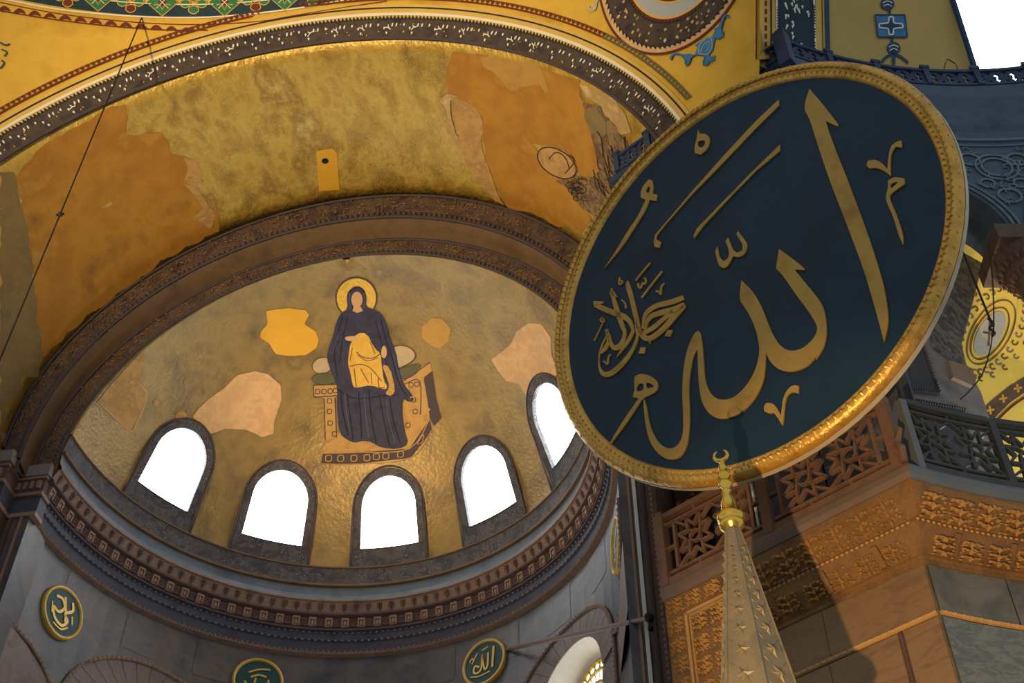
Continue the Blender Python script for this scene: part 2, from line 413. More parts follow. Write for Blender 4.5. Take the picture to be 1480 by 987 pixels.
# make the shell grow outwards
bm = bmesh.new(); bm.from_mesh(conch.data); bmesh.ops.recalc_face_normals(bm, faces=bm.faces)
bm.faces.ensure_lookup_table()
if bm.faces[0].normal.dot(bm.faces[0].calc_center_median()-Vector((0, 0, ZC))) < 0: bmesh.ops.reverse_faces(bm, faces=bm.faces)
bm.to_mesh(conch.data); bm.free()

# windows: glowing panes with a stone lattice in the reveals, dark ornament bands round them
for i, a0 in enumerate(WAZ):
    wd = empty('window_%d' % (i+1), conch_pt(a0, WB), kind='structure')
    O = win_outline(a0, 0.02); back = 0.42
    def bp(a, z, d=back):
        q = conch_pt(a, z); n = Vector((sin(rad(a0)), cos(rad(a0)), 0)); return q+n*d
    # pane as a flat sheet standing in the reveal
    ax = Vector((sin(rad(a0)), cos(rad(a0)), 0)); tx = Vector((ax.y, -ax.x, 0)); base = conch_pt(a0, WSPR)+ax*0.28
    def flat(a, z): return base+tx*((RC*0.93)*rad(a-a0)*1.02)+Vector((0, 0, z-WSPR))+ax*(-(z-WSPR)*0.32)
    O = win_outline(a0, 0.03); V = [flat(a, z) for a, z in O]
    V = [(lambda c: c+(c-Vector((0, 0, ZC))).normalized()*.10)(conch_pt(a, z)) for a, z in O]
    obj('pane', V, [tuple(range(len(V)))], 'window_light', wd)
    # ornament band (archivolt) standing proud of the gold
    inn = win_outline(a0); out = win_outline(a0, 0.21, WB)
    mb = MB(); n = len(inn); seq = list(range(1, n))+[0]
    V = []
    for k in seq:
        p, q = inn[k], out[k]
        for (a, z), lift in ((p, -0.25), (p, 0.05), (q, 0.05), (q, 0.0)):
            c = conch_pt(a, z); V.append(c+(Vector((0, 0, ZC))-c).normalized()*lift)
    mb.add(V, [(j*4+c, j*4+c+1, (j+1)*4+c+1, (j+1)*4+c) for j in range(n-1) for c in range(3)])
    mb.build('archivolt', 'orn_dark', wd, smooth=False)
    # thin outer line and the dark panel below the sill
    mb = MB(); o2 = win_outline(a0, 0.25, WB-0.55)
    pts = [conch_pt(a, z) for a, z in o2[1:]+o2[:1]]
    mb.tube([p+(Vector((0, 0, ZC))-p).normalized()*0.03 for p in pts], 0.03, 5); mb.build('outer_moulding', 'throne_dark', wd)
    g = 0.21/(RC*.9)*180/PI+WHW
    V, Fc = grid(lin(a0-g, a0+g, 9), lin(WB-0.6, WB, 4), lambda a, z: (lambda c: c+(Vector((0, 0, ZC))-c).normalized()*0.045)(conch_pt(a, z)))
    obj('sill_panel', V, Fc, 'orn_dark', wd)
    V, Fc = grid(lin(a0-WHW-0.3, a0+WHW+.3, 6), [0, 1], lambda a, t: (lambda c: c+(Vector((0, 0, ZC))-c).normalized()*(0.09-0.35*t))(conch_pt(a, WB)))
    obj('sill', V, Fc, 'window_stone', wd)

# --- rings below the windows and the apse cornice (half revolutions)
def half_ring(name, prof, m, n=90, a0=-90, a1=90, parent=None, **k):
    V, Fc = grid(lin(a0, a1, n), range(len(prof)), lambda a, j: Vector((prof[j][0]*sin(rad(a)), prof[j][0]*cos(rad(a)), ZS+prof[j][1])))
    return obj(name, V, Fc, m, parent, **k)
def cr(z, lift): return math.sqrt(RC*RC-(z+.147)**2)-lift
half_ring('trim_1', [(cr(0.98, 0.0), 0.98), (cr(0.98, .05), 0.98), (cr(.6, .05), .6), (cr(.42, .05), .42), (cr(.42, 0), .42)], 'orn_dark', kind='structure')   # ornament frieze under the windows
half_ring('trim_2', [(cr(1.03, 0), 1.04), (cr(1.0, .09), 1.02), (cr(1.0, .09), .98), (cr(.97, 0), .96)], 'arch_plain', kind='structure')
half_ring('trim_3', [(cr(0.42, 0.03), 0.42), (6.93, .36), (6.90, .05), (6.84, -.10), (6.80, -.14)], 'cornice_blue', kind='structure')   # smooth blue-grey cove
half_ring('trim_4', [(6.93, .40), (6.84, .43), (6.84, .36), (6.93, .34)], 'arch_plain', kind='structure')
# palmette band, dentil band, dark fasciae
t5 = half_ring('trim_5', [(6.80, -.14), (6.80, -.20), (6.86, -.22), (6.97, -.48), (6.97, -.50)], 'cornice_stone', kind='structure')
t6 = half_ring('trim_6', [(6.97, -.50), (6.92, -.52), (6.92, -.58), (7.06, -.62), (7.10, -.92), (7.06, -.95), (7.06, -1.0)], 'cornice_recess', kind='structure')
t7 = half_ring('trim_7', [(7.06, -1.0), (7.16, -1.02), (7.18, -1.26), (7.14, -1.28), (7.20, -1.31), (7.26, -1.62)], 'cornice_dark', kind='structure')
t8 = half_ring('trim_8', [(7.26, -1.62), (7.20, -1.64), (7.20, -1.70), (7.32, -1.74)], 'cornice_stone', kind='structure')
def ring_M(a, r, z, tilt=0.0):
    """frame on a ring: x tangent, y up, z towards the axis"""
    n = Vector((-sin(rad(a)), -cos(rad(a)), 0)); t = Vector((cos(rad(a)), -sin(rad(a)), 0)); u = Vector((0, 0, 1))
    if tilt: R = Matrix.Rotation(tilt, 3, t); n = R @ n; u = R @ u
    Mx = Matrix((t, u, n)).transposed().to_4x4(); Mx.translation = (r*sin(rad(a)), r*cos(rad(a)), ZS+z); return Mx
def mesh_of(mb, name, m):
    me = bpy.data.meshes.new(name); me.from_pydata([tuple(v) for v in mb.v], [], mb.f); me.update(); me.materials.append(MATS[m]); return me
# palmettes: stem with fronds
mb = MB()
mb.box((0, -.01, .015), (.016, 0, 0), (0, .11, 0), (0, 0, .012))
for s in (-1, 1):
    for yy, ll in ((.07, .055), (.01, .07), (-.06, .06)):
        mb.box((s*ll*.55, yy+.02, .015), (ll*.55*s, .022, 0), (-.008*s, .014, 0), (0, 0, .012))
pal = mesh_of(mb, 'palmette', 'cornice_recess')
mb = MB(); mb.box((0, -.02, .01), (.13, 0, 0), (0, .13, 0), (0, 0, .006)); 
for i in range(64):
    a = -88+176*i/63; inst('palmette', pal, ring_M(a, 6.915, -.355, rad(23)), t5)
# dentil blocks: alternating plain recess and bracket
mb = MB(); mb.box((0, 0, .02), (.115, 0, 0), (0, .14, 0), (0, 0, .035)); mb.box((0, .10, .07), (.10, 0, 0), (0, .03, 0), (0, 0, .03)); mb.box((-.085, -.02, .07), (.02, 0, 0), (0, .10, 0), (0, 0, .025)); mb.box((.085, -.02, .07), (.02, 0, 0), (0, .10, 0), (0, 0, .025)); mb.box((0, -.02, .06), (.035, 0, 0), (0, .06, 0), (0, 0, .02))
den = mesh_of(mb, 'modillion', 'cornice_mid')
mb = MB(); mb.box((0, 0, .01), (.10, 0, 0), (0, .12, 0), (0, 0, .02))
for k in range(6): mb.blob((.055*cos(k*PI/3), .065*sin(k*PI/3), .03), (.03, 0, 0), (0, .03, 0), (0, 0, .03))
ros = mesh_of(mb, 'rosette', 'cornice_recess')
for i in range(48):
    a = -88+176*i/47
    inst('modillion', den, ring_M(a, 7.08, -.77, rad(8)), t6)
    inst('rosette', ros, ring_M(a+1.87, 7.06, -.77, rad(8)), t6)
mb = MB()
for zz, rr, nn, bs in ((-1.05, 7.13, 130, .035), (-1.295, 7.14, 120, .04), (-1.58, 7.23, 150, .035)):
    for i in range(nn):
        Mx = ring_M(-89+178*i/(nn-1), rr, zz); mb.blob(Mx @ Vector((0, 0, 0)), Mx.to_3x3() @ Vector((bs, 0, 0)), Mx.to_3x3() @ Vector((0, bs*.8, 0)), Mx.to_3x3() @ Vector((0, 0, bs)))
mb.build('bead_row', 'bead_stone', t7, kind='stuff')
mb = MB()
for i in range(230):
    a = -89+178*i/229; Mx = ring_M(a, 7.19, -1.67); R3 = Mx.to_3x3()
    mb.blob(Mx.translation, R3 @ Vector((.05, .03, 0)), R3 @ Vector((-.02, .03, 0)), R3 @ Vector((0, 0, .05)))
mb.build('rope_moulding', 'rope_stone', t8, kind='stuff')

# --- apse wall (half cylinder) with three window openings below
RW = 7.32
NAZ = [-49.5, 0.0, 49.5]
def niche_outline(a0, hw, crown, spring, base):
    P = [(a0-hw, base), (a0+hw, base)]
    for i in range(17):
        t = PI*i/16; P.append((a0+hw*cos(t), spring+(crown-spring)*sin(t)))
    return P
def wall_pt(a, z, r=RW): return Vector((r*sin(rad(a)), r*cos(rad(a)), z))
K = RW*PI/180
nh = [[(a*K, z) for a, z in niche_outline(a0, 11.2, 20.40, 19.0, 14.0)] for a0 in NAZ]
v, f = tri2d([(-90*K, 0), (90*K, 0), (90*K, ZS-1.72), (-90*K, ZS-1.72)], 0.55, nh)
wa = obj('wall_apse', [wall_pt(q.x/K, q.y) for q in v], f, 'marble_blue', kind='structure')
bm = bmesh.new(); bm.from_mesh(wa.data); bmesh.ops.recalc_face_normals(bm, faces=bm.faces); bm.faces.ensure_lookup_table()
c = bm.faces[0].calc_center_median()
if bm.faces[0].normal.dot(Vector((c.x, c.y, 0))) < 0: bmesh.ops.reverse_faces(bm, faces=bm.faces)
bm.to_mesh(wa.data); bm.free(); solid(wa, 0.9, 1.0)
B_WALL = BVHTree.FromPolygons(*grid(lin(-90, 90, 120), lin(0, ZS-1.7, 12), lambda a, z: wall_pt(a, z)))
# brown arch fields round the windows, beaded festoon border, white splayed reveal, coloured glass
def lift(a, z, d): return wall_pt(a, z, RW-d)
for i, a0 in enumerate(NAZ):
    out = niche_outline(a0, 18.5, 21.05, 19.0, 14.0); inn = niche_outline(a0, 11.2, 20.40, 19.0, 14.0)
    wd = empty('window_%d' % (6+i), wall_pt(a0, 14.0), kind='structure')
    V = []
    seq = list(range(1, len(out)))+[0]
    # voussoir slabs of brown marble, one by one
    for j in range(len(seq)-1):
        p0, p1, q0, q1 = out[seq[j]], out[seq[j+1]], inn[seq[j]], inn[seq[j+1]]
        sh = .96
        mixp = lambda a, b, t: (a[0]+(b[0]-a[0])*t, a[1]+(b[1]-a[1])*t)
        pp = [p0, mixp(p0, p1, sh), mixp(q0, q1, sh), q0]
        top = [lift(a, z, .03) for a, z in pp]; bot = [lift(a, z, -.02) for a, z in pp]
        obj('marble_slab', top+bot, [(0, 1, 2, 3), (0, 4, 5, 1), (1, 5, 6, 2), (2, 6, 7, 3), (3, 7, 4, 0)], 'marble_brown', wd)
    mb = MB(); P = [lift(a, z, .05) for a, z in [out[s] for s in seq]]
    mb.tube(P, .045, 6); 
    for k in range(len(P)-1):
        nb = max(1, int((P[k+1]-P[k]).length/.13))
        for q in range(nb):
            c = P[k].lerp(P[k+1], q/nb); n = Vector((-c.x, -c.y, 0)).normalized(); t = (P[k+1]-P[k]).normalized(); mb.blob(c+n*.03, t*.05, n.cross(t)*.05, n*.045)
    mb.build('beaded_border', 'rope_stone', wd)
    # splayed plaster reveal going outwards and shrinking
    inn2 = niche_outline(a0, 9.2, 20.15, 18.9, 14.3)
    ax = Vector((sin(rad(a0)), cos(rad(a0)), 0))
    V = []
    for s in seq: V += [lift(*inn[s], .0), wall_pt(*inn2[s])+ax*0.75]
    obj('reveal', V, [(2*j, 2*j+1, 2*j+3, 2*j+2) for j in range(len(seq)-1)], 'white_reveal', wd)
    tx = Vector((ax.y, -ax.x, 0)); cc = wall_pt(a0, 0)+ax*0.70
    fl = lambda a, z, d=0: cc+tx*(K*(a-a0))+Vector((0, 0, z))-ax*d
    V = [fl(a, z) for a, z in inn2]; obj('pane', V, [tuple(range(len(V)))], 'stain_glass', wd)
    # coloured glass lattice: outer arch, ring medallion and small lozenges, as plaster bars
    mb = MB()
    for hwk, ck, rr in ((8.9, 20.1, .06), (7.0, 19.85, .05)):
        mb.tube([fl(a, z, .05) for a, z in niche_outline(a0, hwk, ck, 18.9, 14.4)[1:]], rr, 5)
    mb.tube([fl(a0+4.6*cos(t), 18.9+.6*sin(t), .05) for t in lin(0, 2*PI, 25)], .07, 5)
    mb.tube([fl(a0+3.2*cos(t), 18.9+.42*sin(t), .05) for t in lin(0, 2*PI, 25)], .035, 5)
    for t in lin(0.05, PI-.05, 15):
        p = (a0+8.0*cos(t), 18.9+1.08*sin(t)); t2 = t+.1; 
        mb.tube([fl(a0+7.0*cos(t), 18.9+.95*sin(t), .05), fl(a0+8.9*cos(t2), 18.9+1.2*sin(t2), .05)], .025, 4)
        mb.tube([fl(a0+7.0*cos(t2), 18.9+.95*sin(t2), .05), fl(a0+8.9*cos(t), 18.9+1.2*sin(t), .05)], .025, 4)
        mb.tube([fl(a0+4.8*cos(t), 18.9+.62*sin(t), .05), fl(a0+7.0*cos(t2), 18.9+.95*sin(t2), .05)], .02, 4)
    mb.build('lattice', 'stain_gold', wd)
# cusp to jamb: beaded half arches against the jambs
for s in (-1, 1):
    P = [lift(s*a, z, .05) for a, z in ((68.2, 19.3), (71, 19.25), (74, 19.55), (78, 19.75), (82, 19.8), (88, 19.85))] if s < 0 else [lift(a, z, .05) for a, z in ((68.2, 19.2), (71.5, 19.05), (75, 19.25), (79, 19.9), (83, 20.6), (87.5, 21.2))]
    mb = MB(); mb.tube(P, .045, 6)
    for k in range(len(P)-1):
        nb = max(1, int((P[k+1]-P[k]).length/.13))
        for q in range(nb):
            c = P[k].lerp(P[k+1], q/nb); n = Vector((-c.x, -c.y, 0)).normalized(); t = (P[k+1]-P[k]).normalized(); mb.blob(c+n*.03, t*.05, n.cross(t)*.05, n*.045)
    mb.build('beaded_border', 'rope_stone', wa)
    V = [lift(s*a, z, .02) for a, z in ((70, 18.0), (70, 19.2), (74, 19.5), (78, 19.7), (84, 19.8), (89, 19.8), (89, 18.0))]
    obj('marble_slab', V, [tuple(range(7))], 'marble_brown', wa)
# marble revetment slabs between cornice and arches, each with its joint
for i in range(22):
    a = -86+172*i/21.0; wd_ = 172/21.0*.49
    if i % 2: continue
    V, Fc = grid(lin(a-wd_, a+wd_, 5), lin(21.25, ZS-1.8, 2), lambda q, z: lift(q, z, .012)); obj('marble_slab', V, Fc, 'marble_blue', wa)

# --- arches framing the conch: K0..K3, barrel vault, semi-dome
def arc_pt(t, R_, y, z0): return Vector((R_*cos(t), y, ZS+z0+R_*sin(t)))
def loft(name, a, b, m, n=96, k=2, t0=0.0, t1=PI, **kw):
    ts = lin(t0, t1, n)
    V, Fc = grid(ts, lin(0, 1, k), lambda t, s: arc_pt(t, *a).lerp(arc_pt(t, *b), s)); return obj(name, V, Fc, m, smooth=True, **kw)
K0 = (7.0, 0.0, -.147); K1 = (7.60, -.02, -.10); K2 = (7.62, -.60, .10); K3 = (8.23, -.62, .588); KB = (9.661, -5.889, -.9715)
t9 = loft('trim_9', (6.97, -.02, -.147), K1, 'arch_gilt', k=3, t0=-.06, t1=PI+.06, kind='structure')
t10 = loft('trim_10', K1, K2, 'arch_plain', k=3, t0=-.06, t1=PI+.06, kind='structure')
t11 = loft('trim_11', K2, K3, 'arch_gilt', k=3, t0=-.12, t1=PI+.12, kind='structure')
vault = loft('ceiling_vault', (8.23, -.62, .588), KB, 'gold_vault', n=120, k=12, t0=-.12, t1=PI+.12, kind='structure')
solid(vault, 0.5, -1.0)
B_VAULT = BVHTree.FromPolygons(*grid(lin(-.1, PI+.1, 160), lin(0, 1, 14), lambda t, s: arc_pt(t, *K3).lerp(arc_pt(t, *KB), s)))
# fine mouldings on the arch edges
for k_, (r_, y_, z_), rr in ((t9, (7.02, -.03, -.147), .035), (t9, (7.58, -.04, -.10), .05), (t11, (7.66, -.64, .12), .05), (t11, (8.19, -.66, .57), .045)):
    mb = MB(); mb.tube([arc_pt(t, r_, y_, z_) for t in lin(-.05, PI+.05, 90)], rr, 5); mb.build('moulding', 'throne_dark', k_)
# toothed leaf edge and gilt flecks on the two carved bands
for par, a, b, cnt in ((t9, (7.0, -.03, -.147), (7.58, -.04, -.1), 420), (t11, (7.66, -.64, .12), (8.2, -.66, .57), 460)):
    mb = MB(); mg = MB()
    for i in range(150):
        t = .02+(PI-.04)*i/149; s = .12 if par is t9 else .14
        c = arc_pt(t, *a).lerp(arc_pt(t, *b), s); rr = (arc_pt(t, *b)-arc_pt(t, *a)).normalized(); tg = Vector((-sin(t), 0, cos(t))); n = Vector((0, -1, 0))
        mb.blob(c+n*.02, tg*.04, rr*.07, n*.05)
    for i in range(cnt):
        t = random.uniform(.03, PI-.03); s = random.gauss(.55, .17); s = min(max(s, .25), .9)
        c = arc_pt(t, *a).lerp(arc_pt(t, *b), s); rr = (arc_pt(t, *b)-arc_pt(t, *a)).normalized(); tg = Vector((-sin(t), 0, cos(t))); n = Vector((0, -1, 0)); an = random.uniform(0, PI)
        L_ = random.uniform(.02, .075)
        mg.blob(c+n*.01, (tg*cos(an)+rr*sin(an))*L_, (rr*cos(an)-tg*sin(an))*.018, n*.035)
    mb.build('leaf_teeth', 'cornice_dark', par, kind='stuff'); mg.build('gilt_relief', 'carved_gold', par, kind='stuff')
# --- semi-dome over the nave: ring strips round the bema arch, then the painted shell
def sem_pt(r, t, lf=0.0):
    """r distance from the arch axis, angle t round it; lf lift into the room"""
    y = SEM.y+math.sqrt(max(RS*RS-r*r, 0)); p = Vector((r*cos(t), y, SEM.z+r*sin(t))); return p+(SEM-p).normalized()*lf
CUTN = Vector((.9831, -.02, -.1819)).normalized(); CUTP = Vector((11.683, -8.5, 26.831))
V, Fc = grid(lin(9.661, 15.3, 60), lin(rad(8), rad(178), 130), lambda r, t: sem_pt(r, t))
me = bpy.data.meshes.new('ceiling_semidome'); me.from_pydata(V, [], Fc)
bm = bmesh.new(); bm.from_mesh(me)
for co_, no_ in ((Vector((0, 0, 25.0)), Vector((0, 0, -1))), (CUTP, CUTN), (Vector((0, -16.5, 0)), Vector((0, -1, 0)))):
    bmesh.ops.bisect_plane(bm, geom=bm.verts[:]+bm.edges[:]+bm.faces[:], plane_co=co_, plane_no=no_, clear_outer=True)
bmesh.ops.recalc_face_normals(bm, faces=bm.faces)
bm.to_mesh(me); bm.free(); me.materials.append(MATS['yellow_paint'])
sd = bpy.data.objects.new('ceiling_semidome', me); COL.objects.link(sd); setp(sd, kind='structure')
B_SEM = BVHTree.FromPolygons(V, Fc)
def sem_ring(name, r0, r1, m, lf=.02, t0=rad(16), t1=rad(175), n=140, parent=None, **k):
    V, Fc = grid(lin(r0, r1, 3), lin(t0, t1, n), lambda r, t: sem_pt(r, t, lf)); return obj(name, V, Fc, m, parent, **k)
t12 = sem_ring('trim_12', 9.645, 10.06, 'band_dark', .04, kind='structure')
V, Fc = grid([0, 1, 2, 3], lin(rad(16), rad(175), 140), lambda j, t: [sem_pt(9.66, t, 0), sem_pt(9.62, t, .05), sem_pt(9.62, t, .09), sem_pt(9.68, t, .09)][j])
obj('edge_moulding', V, Fc, 'throne_dark', t12)
sem_ring('stripe', 10.06, 10.36, 'band_stripe', .03, parent=t12)
sem_ring('white_stripe', 10.13, 10.185, 'white_line', .045, parent=t12)
sem_ring('black_stripe', 10.27, 10.30, 'black_line', .045, parent=t12)
mb = MB()
for i in range(260):
    t = rad(17)+rad(156)*i/259; dt = .0105/2*1.05
    a, b, c = sem_pt(10.05, t-dt, .05), sem_pt(10.05, t+dt, .05), sem_pt(10.13, t+dt*.4, .05); mb.add([a, b, c], [(0, 1, 2)])
mb.build('leaf_teeth', 'black_line', t12, kind='stuff')
# scattered painted sprigs on the dark band: pods, rings and leaves
mw_, my_ = MB(), MB()
def sem_shape(mb, r, t, pts, sz, rot=0):
    V = [sem_pt(r+(x*sin(rot)+y*cos(rot))*sz, t+(x*cos(rot)-y*sin(rot))*sz/r, .06) for x, y in pts]; mb.add(V, [tuple(range(len(V)))])
HEART = [(0, -1), (.7, 0), (.75, .6), (.35, .9), (0, .7), (-.35, .9), (-.75, .6), (-.7, 0)]
OVAL = [(cos(q)*.55, sin(q)) for q in lin(0, 2*PI*11/12, 12)]
SPRIG = [(-1.6, -.2), (-.4, .15), (.2, 1.0), (.5, .9), (.1, .1), (1.5, -.3), (1.3, -.6), (0, -.25), (-1.4, -.5)]
tstep = rad(4.3)
for i in range(34):
    t = rad(20)+tstep*i
    for r_, dt in ((9.93, .006), (9.86, -.012), (9.76, -.02)): sem_shape(mw_, r_, t+dt, HEART, .035, random.uniform(-.4, .4))
    for dt in (.028, .040): sem_shape(mw_, 9.93, t+dt, OVAL, .042, .3)
    for dt in (.028, .040): sem_shape(my_, 9.93, t+dt, OVAL, .018, .3)
    if i % 3 == 0 or 5 < i < 16: sem_shape(mw_, 9.88, t+.052, SPRIG, .06, random.uniform(-.6, .9))
    for _ in range(3): sem_shape(my_, random.uniform(9.72, 9.98), t+random.uniform(.0, .06), OVAL, .022, random.uniform(0, 3))
mw_.build('painted_sprigs', 'leaf_white', t12, kind='stuff'); my_.build('painted_buds', 'leaf_yellow', t12, kind='stuff')
# stepped dark red border following the arch
def stepped(name, r0, ts, m, parent, h=.085, per=.155, flip=1):
    """merlon-like stepped triangles in a row"""
    mb = MB(); S = [(-.5, 0), (-.5, .3), (-.3, .3), (-.3, .62), (-.12, .62), (-.12, 1), (.12, 1), (.12, .62), (.3, .62), (.3, .3), (.5, .3), (.5, 0)]
    t = ts[0]
    while t < ts[1]:
        mb.add([sem_pt(r0+flip*y*h, t+x*per*.92/r0, .05) for x, y in S], [tuple(range(12))]); t += per/r0
    return mb.build(name, m, parent, kind='stuff')
sem_ring('red_line', 10.44, 10.475, 'red_brown', .045, t0=rad(38), t1=rad(88), parent=t12)
sem_ring('red_line', 10.44, 10.475, 'red_brown', .045, t0=rad(96), t1=rad(170), parent=t12)
sem_ring('step_line', 10.44, 10.475, 'greygreen_step', .045, t0=rad(18), t1=rad(38), parent=t12)
stepped('stepped_border', 10.55, (rad(38), rad(89)), 'red_brown', t12, flip=-1)
stepped('stepped_border', 10.55, (rad(95), rad(170)), 'red_brown', t12, flip=-1)
stepped('stepped_border', 10.55, (rad(18), rad(38)), 'greygreen_step', t12, flip=-1)
# ------------------------------------------------------------ jambs of the bema
def boxobj(name, x0, x1, y0, y1, z0, z1, m, parent=None, **k):
    mb = MB(); mb.box(((x0+x1)/2, (y0+y1)/2, (z0+z1)/2), ((x1-x0)/2, 0, 0), (0, (y1-y0)/2, 0), (0, 0, (z1-z0)/2)); return mb.build(name, m, parent, **k)
for s, side in ((-1, 'left'), (1, 'right')):
    X = lambda a: s*a
    xs = lambda a, b: (min(s*a, s*b), max(s*a, s*b))
    wl = boxobj('wall_bema_'+side, *xs(7.20 if s < 0 else 7.31, 7.80), -.04, .9, 0, ZS-1.68, 'marble_blue', kind='structure')
    boxobj('pilaster', *xs(7.80, 8.35), -.62, .9, 0, ZS-1.68, 'brown_stone', wl)
    yb = -5.9 if s < 0 else -2.4
    boxobj('side_wall', *xs(8.35, 9.3), yb, .9, 0, ZS-.4, 'brown_stone', wl)
    # carved strips and panels
    boxobj('jamb_moulding', *(xs(7.36, 7.42) if s < 0 else xs(7.50, 7.56)), -.09, -.03, 0, ZS-1.75, 'rope_stone', wl)
    boxobj('jamb_moulding', *xs(7.62, 7.70), -.12, -.03, 0, ZS-1.75, 'white_reveal' if s > 0 else 'brown_stone', wl)
    mb = MB()
    for i in range(90):
        z = 9+i*.15; mb.blob((X(8.05), -.62, z), (0.05, 0, 0), (0, 0, .06), (0, -.04, 0))
    mb.build('carved_strip', 'cornice_stone', wl, kind='stuff')
    boxobj('jamb_moulding', *xs(7.84, 7.90), -.67, -.6, 0, ZS-1.75, 'throne_dark', wl)
    boxobj('jamb_moulding', *xs(8.20, 8.27), -.67, -.6, 0, ZS-1.75, 'rope_stone', wl)
    for k in range(4 if s < 0 else 1): boxobj('marble_slab', *sorted((X(8.33), X(8.35))), -1.9-k*1.2, -.85-k*1.2, 15.5, ZS-2.0, 'marble_brown', wl)
    # entablature returning round the jamb
    tr = boxobj('trim_%d' % (13 if s < 0 else 14), *xs(6.98, 7.9), -.20, .3, ZS-.50, ZS-.14, 'grey_marble', kind='structure')
    for z0, z1, d, m in ((-.58, -.50, .16, 'cornice_stone'), (-1.0, -.58, .10, 'cornice_recess'), (-1.1, -1.0, .14, 'cornice_stone'), (-1.62, -1.1, .05, 'cornice_dark'), (-1.74, -1.62, .10, 'rope_stone')):
        boxobj('moulding_course', *xs(7.0 + .1*(.2-d)*5, 7.82), -d, .3, ZS+z0, ZS+z1, m, tr)
        boxobj('moulding_course', *xs(7.76, 8.42), -.62-d, .3, ZS+z0, ZS+z1, m, tr)
        boxobj('moulding_course', *xs(8.3-d, 8.8), yb, -.55, ZS+z0, ZS+z1, m, tr)
    boxobj('ledge', *xs(7.70, 8.5), -.86, .3, ZS-.50, ZS-.14, 'grey_marble', tr)
    boxobj('ledge', *xs(8.1, 8.9), yb, -.55, ZS-.50, ZS-.14, 'grey_marble', tr)
    for k in range(4):
        mb = MB(); mb.box((X(7.18+.18*k), -.13, ZS-.79), (.05, 0, 0), (0, .05, 0), (0, 0, .12)); mb.build('modillion', 'cornice_stone', tr)
        mb = MB(); mb.box((X(7.95+.16*k), -.76, ZS-.79), (.05, 0, 0), (0, .05, 0), (0, 0, .12)); mb.build('modillion', 'cornice_stone', tr)

# ------------------------------------------------------------ pier: gallery cornice, marble below, dark wall above
ZG = 14.43            # top of the gallery slab
ZK = 14.66            # reference height of the carved cornice
OW = 0.70             # inset of the wall under the cornice
pw = pier_strip('wall_pier', [(OW, 0), (OW, 13.22)], 'pier_marble', kind='structure')
ew = ex_strip('wall_exedra', [(OW, 0), (OW, 13.22)], 'exedra_marble', kind='structure')
# left flank of the pier
q0, q1 = pier_pt(0, 0.05, 0), Vector((8.75, .4, 0))
obj('pier_flank', [(q0.x, q0.y, 0), (q1.x, q1.y, 0), (q1.x, q1.y, 26), (q0.x, q0.y, 14.1), (q0.x+.2, q0.y+.7, 26)], [(0, 1, 2, 4, 3)], 'brown_stone', pw)
# slab edge and cornice
s1 = pier_strip('trim_15', [(1.6, ZG), (.02, ZG), (0, ZG-.06), (0, ZK-.40), (.05, ZK-.48), (.10, ZK-.48)], 'slab_stone', t0=-.02, kind='structure')
s2 = ex_strip('trim_16', [(1.6, ZG), (.02, ZG), (0, ZG-.06), (0, ZK-.40), (.05, ZK-.48), (.10, ZK-.48)], 'slab_blue', kind='structure')
c1 = pier_strip('trim_17', [(.08, ZK-.48), (.10, ZK-.55), (.16, ZK-.72), (.34, ZK-.92), (.36, ZK-.92), (.36, ZK-.98), (.40, ZK-1.02), (.44, ZK-1.10), (.62, ZK-1.32), (.62, ZK-1.36), (.66, ZK-1.38), (.66, ZK-1.44), (OW, ZK-1.46)], 'carved_gold', t0=1.05, kind='structure')
c2 = ex_strip('trim_18', [(.08, ZK-.48), (.10, ZK-.55), (.16, ZK-.72), (.34, ZK-.92), (.36, ZK-.92), (.36, ZK-.98), (.40, ZK-1.02), (.44, ZK-1.10), (.62, ZK-1.32), (.62, ZK-1.36), (.66, ZK-1.38), (.66, ZK-1.44), (OW, ZK-1.46)], 'carved_gold', kind='structure')
# carved acanthus clusters (one mesh, placed again and again)
def cluster(name, w_, h_, seed, m):
    rnd = random.Random(seed); mb = MB()
    for i in range(3):   # stem with paired curls
        y = -h_*.36+i*h_*.34
        mb.blob((0, y, 0), (w_*.06, 0, 0), (0, h_*.16, 0), (0, 0, .11))
        for s in (-1, 1):
            mb.blob((s*w_*.17, y+.02, 0), (w_*.11*s, h_*.08, 0), (-h_*.03*s, h_*.06, 0), (0, 0, .11))
            mb.blob((s*w_*.32, y+rnd.uniform(-.02, .05), 0), (w_*.06, h_*.05, 0), (-.015, h_*.07, 0), (0, 0, .10))
            mb.blob((s*w_*.40, y-h_*.12, 0), (w_*.04, 0, 0), (0, h_*.05, 0), (0, 0, .09))
    for _ in range(5): mb.blob((rnd.uniform(-.42, .42)*w_, rnd.uniform(-.45, .45)*h_, 0), (.03, .01, 0), (-.008, .022, 0), (0, 0, .04))
    return mesh_of(mb, name, m)
CL = [cluster('acanthus_leaf', .46, .40, i, 'carved_light') for i in range(3)]
CM = [cluster('carved_scroll', .40, .30, 10+i, 'carved_light') for i in range(3)]
def frame_M(p, t, n, u): Mx = Matrix((t, u, n)).transposed().to_4x4(); Mx.translation = p; return Mx
def slope_frame(fn, q, o0, z0, o1, z1):
    """frame on a slanted strip at path position q"""
    a, b = fn(q, o0, z0), fn(q, o1, z1); u = (a-b).normalized(); t = (fn(q+.01, o0, z0)-fn(q-.01, o0, z0)).normalized(); n = t.cross(u)
    return frame_M((a+b)/2+n*.065, t, n, u)
for i in range(7):
    t = 1.35+i*.43
    if t < corner(.2)-.2: inst('acanthus_leaf', CL[i % 3], slope_frame(pier_pt, t, .13, ZK-.60, .34, ZK-.90), c1)
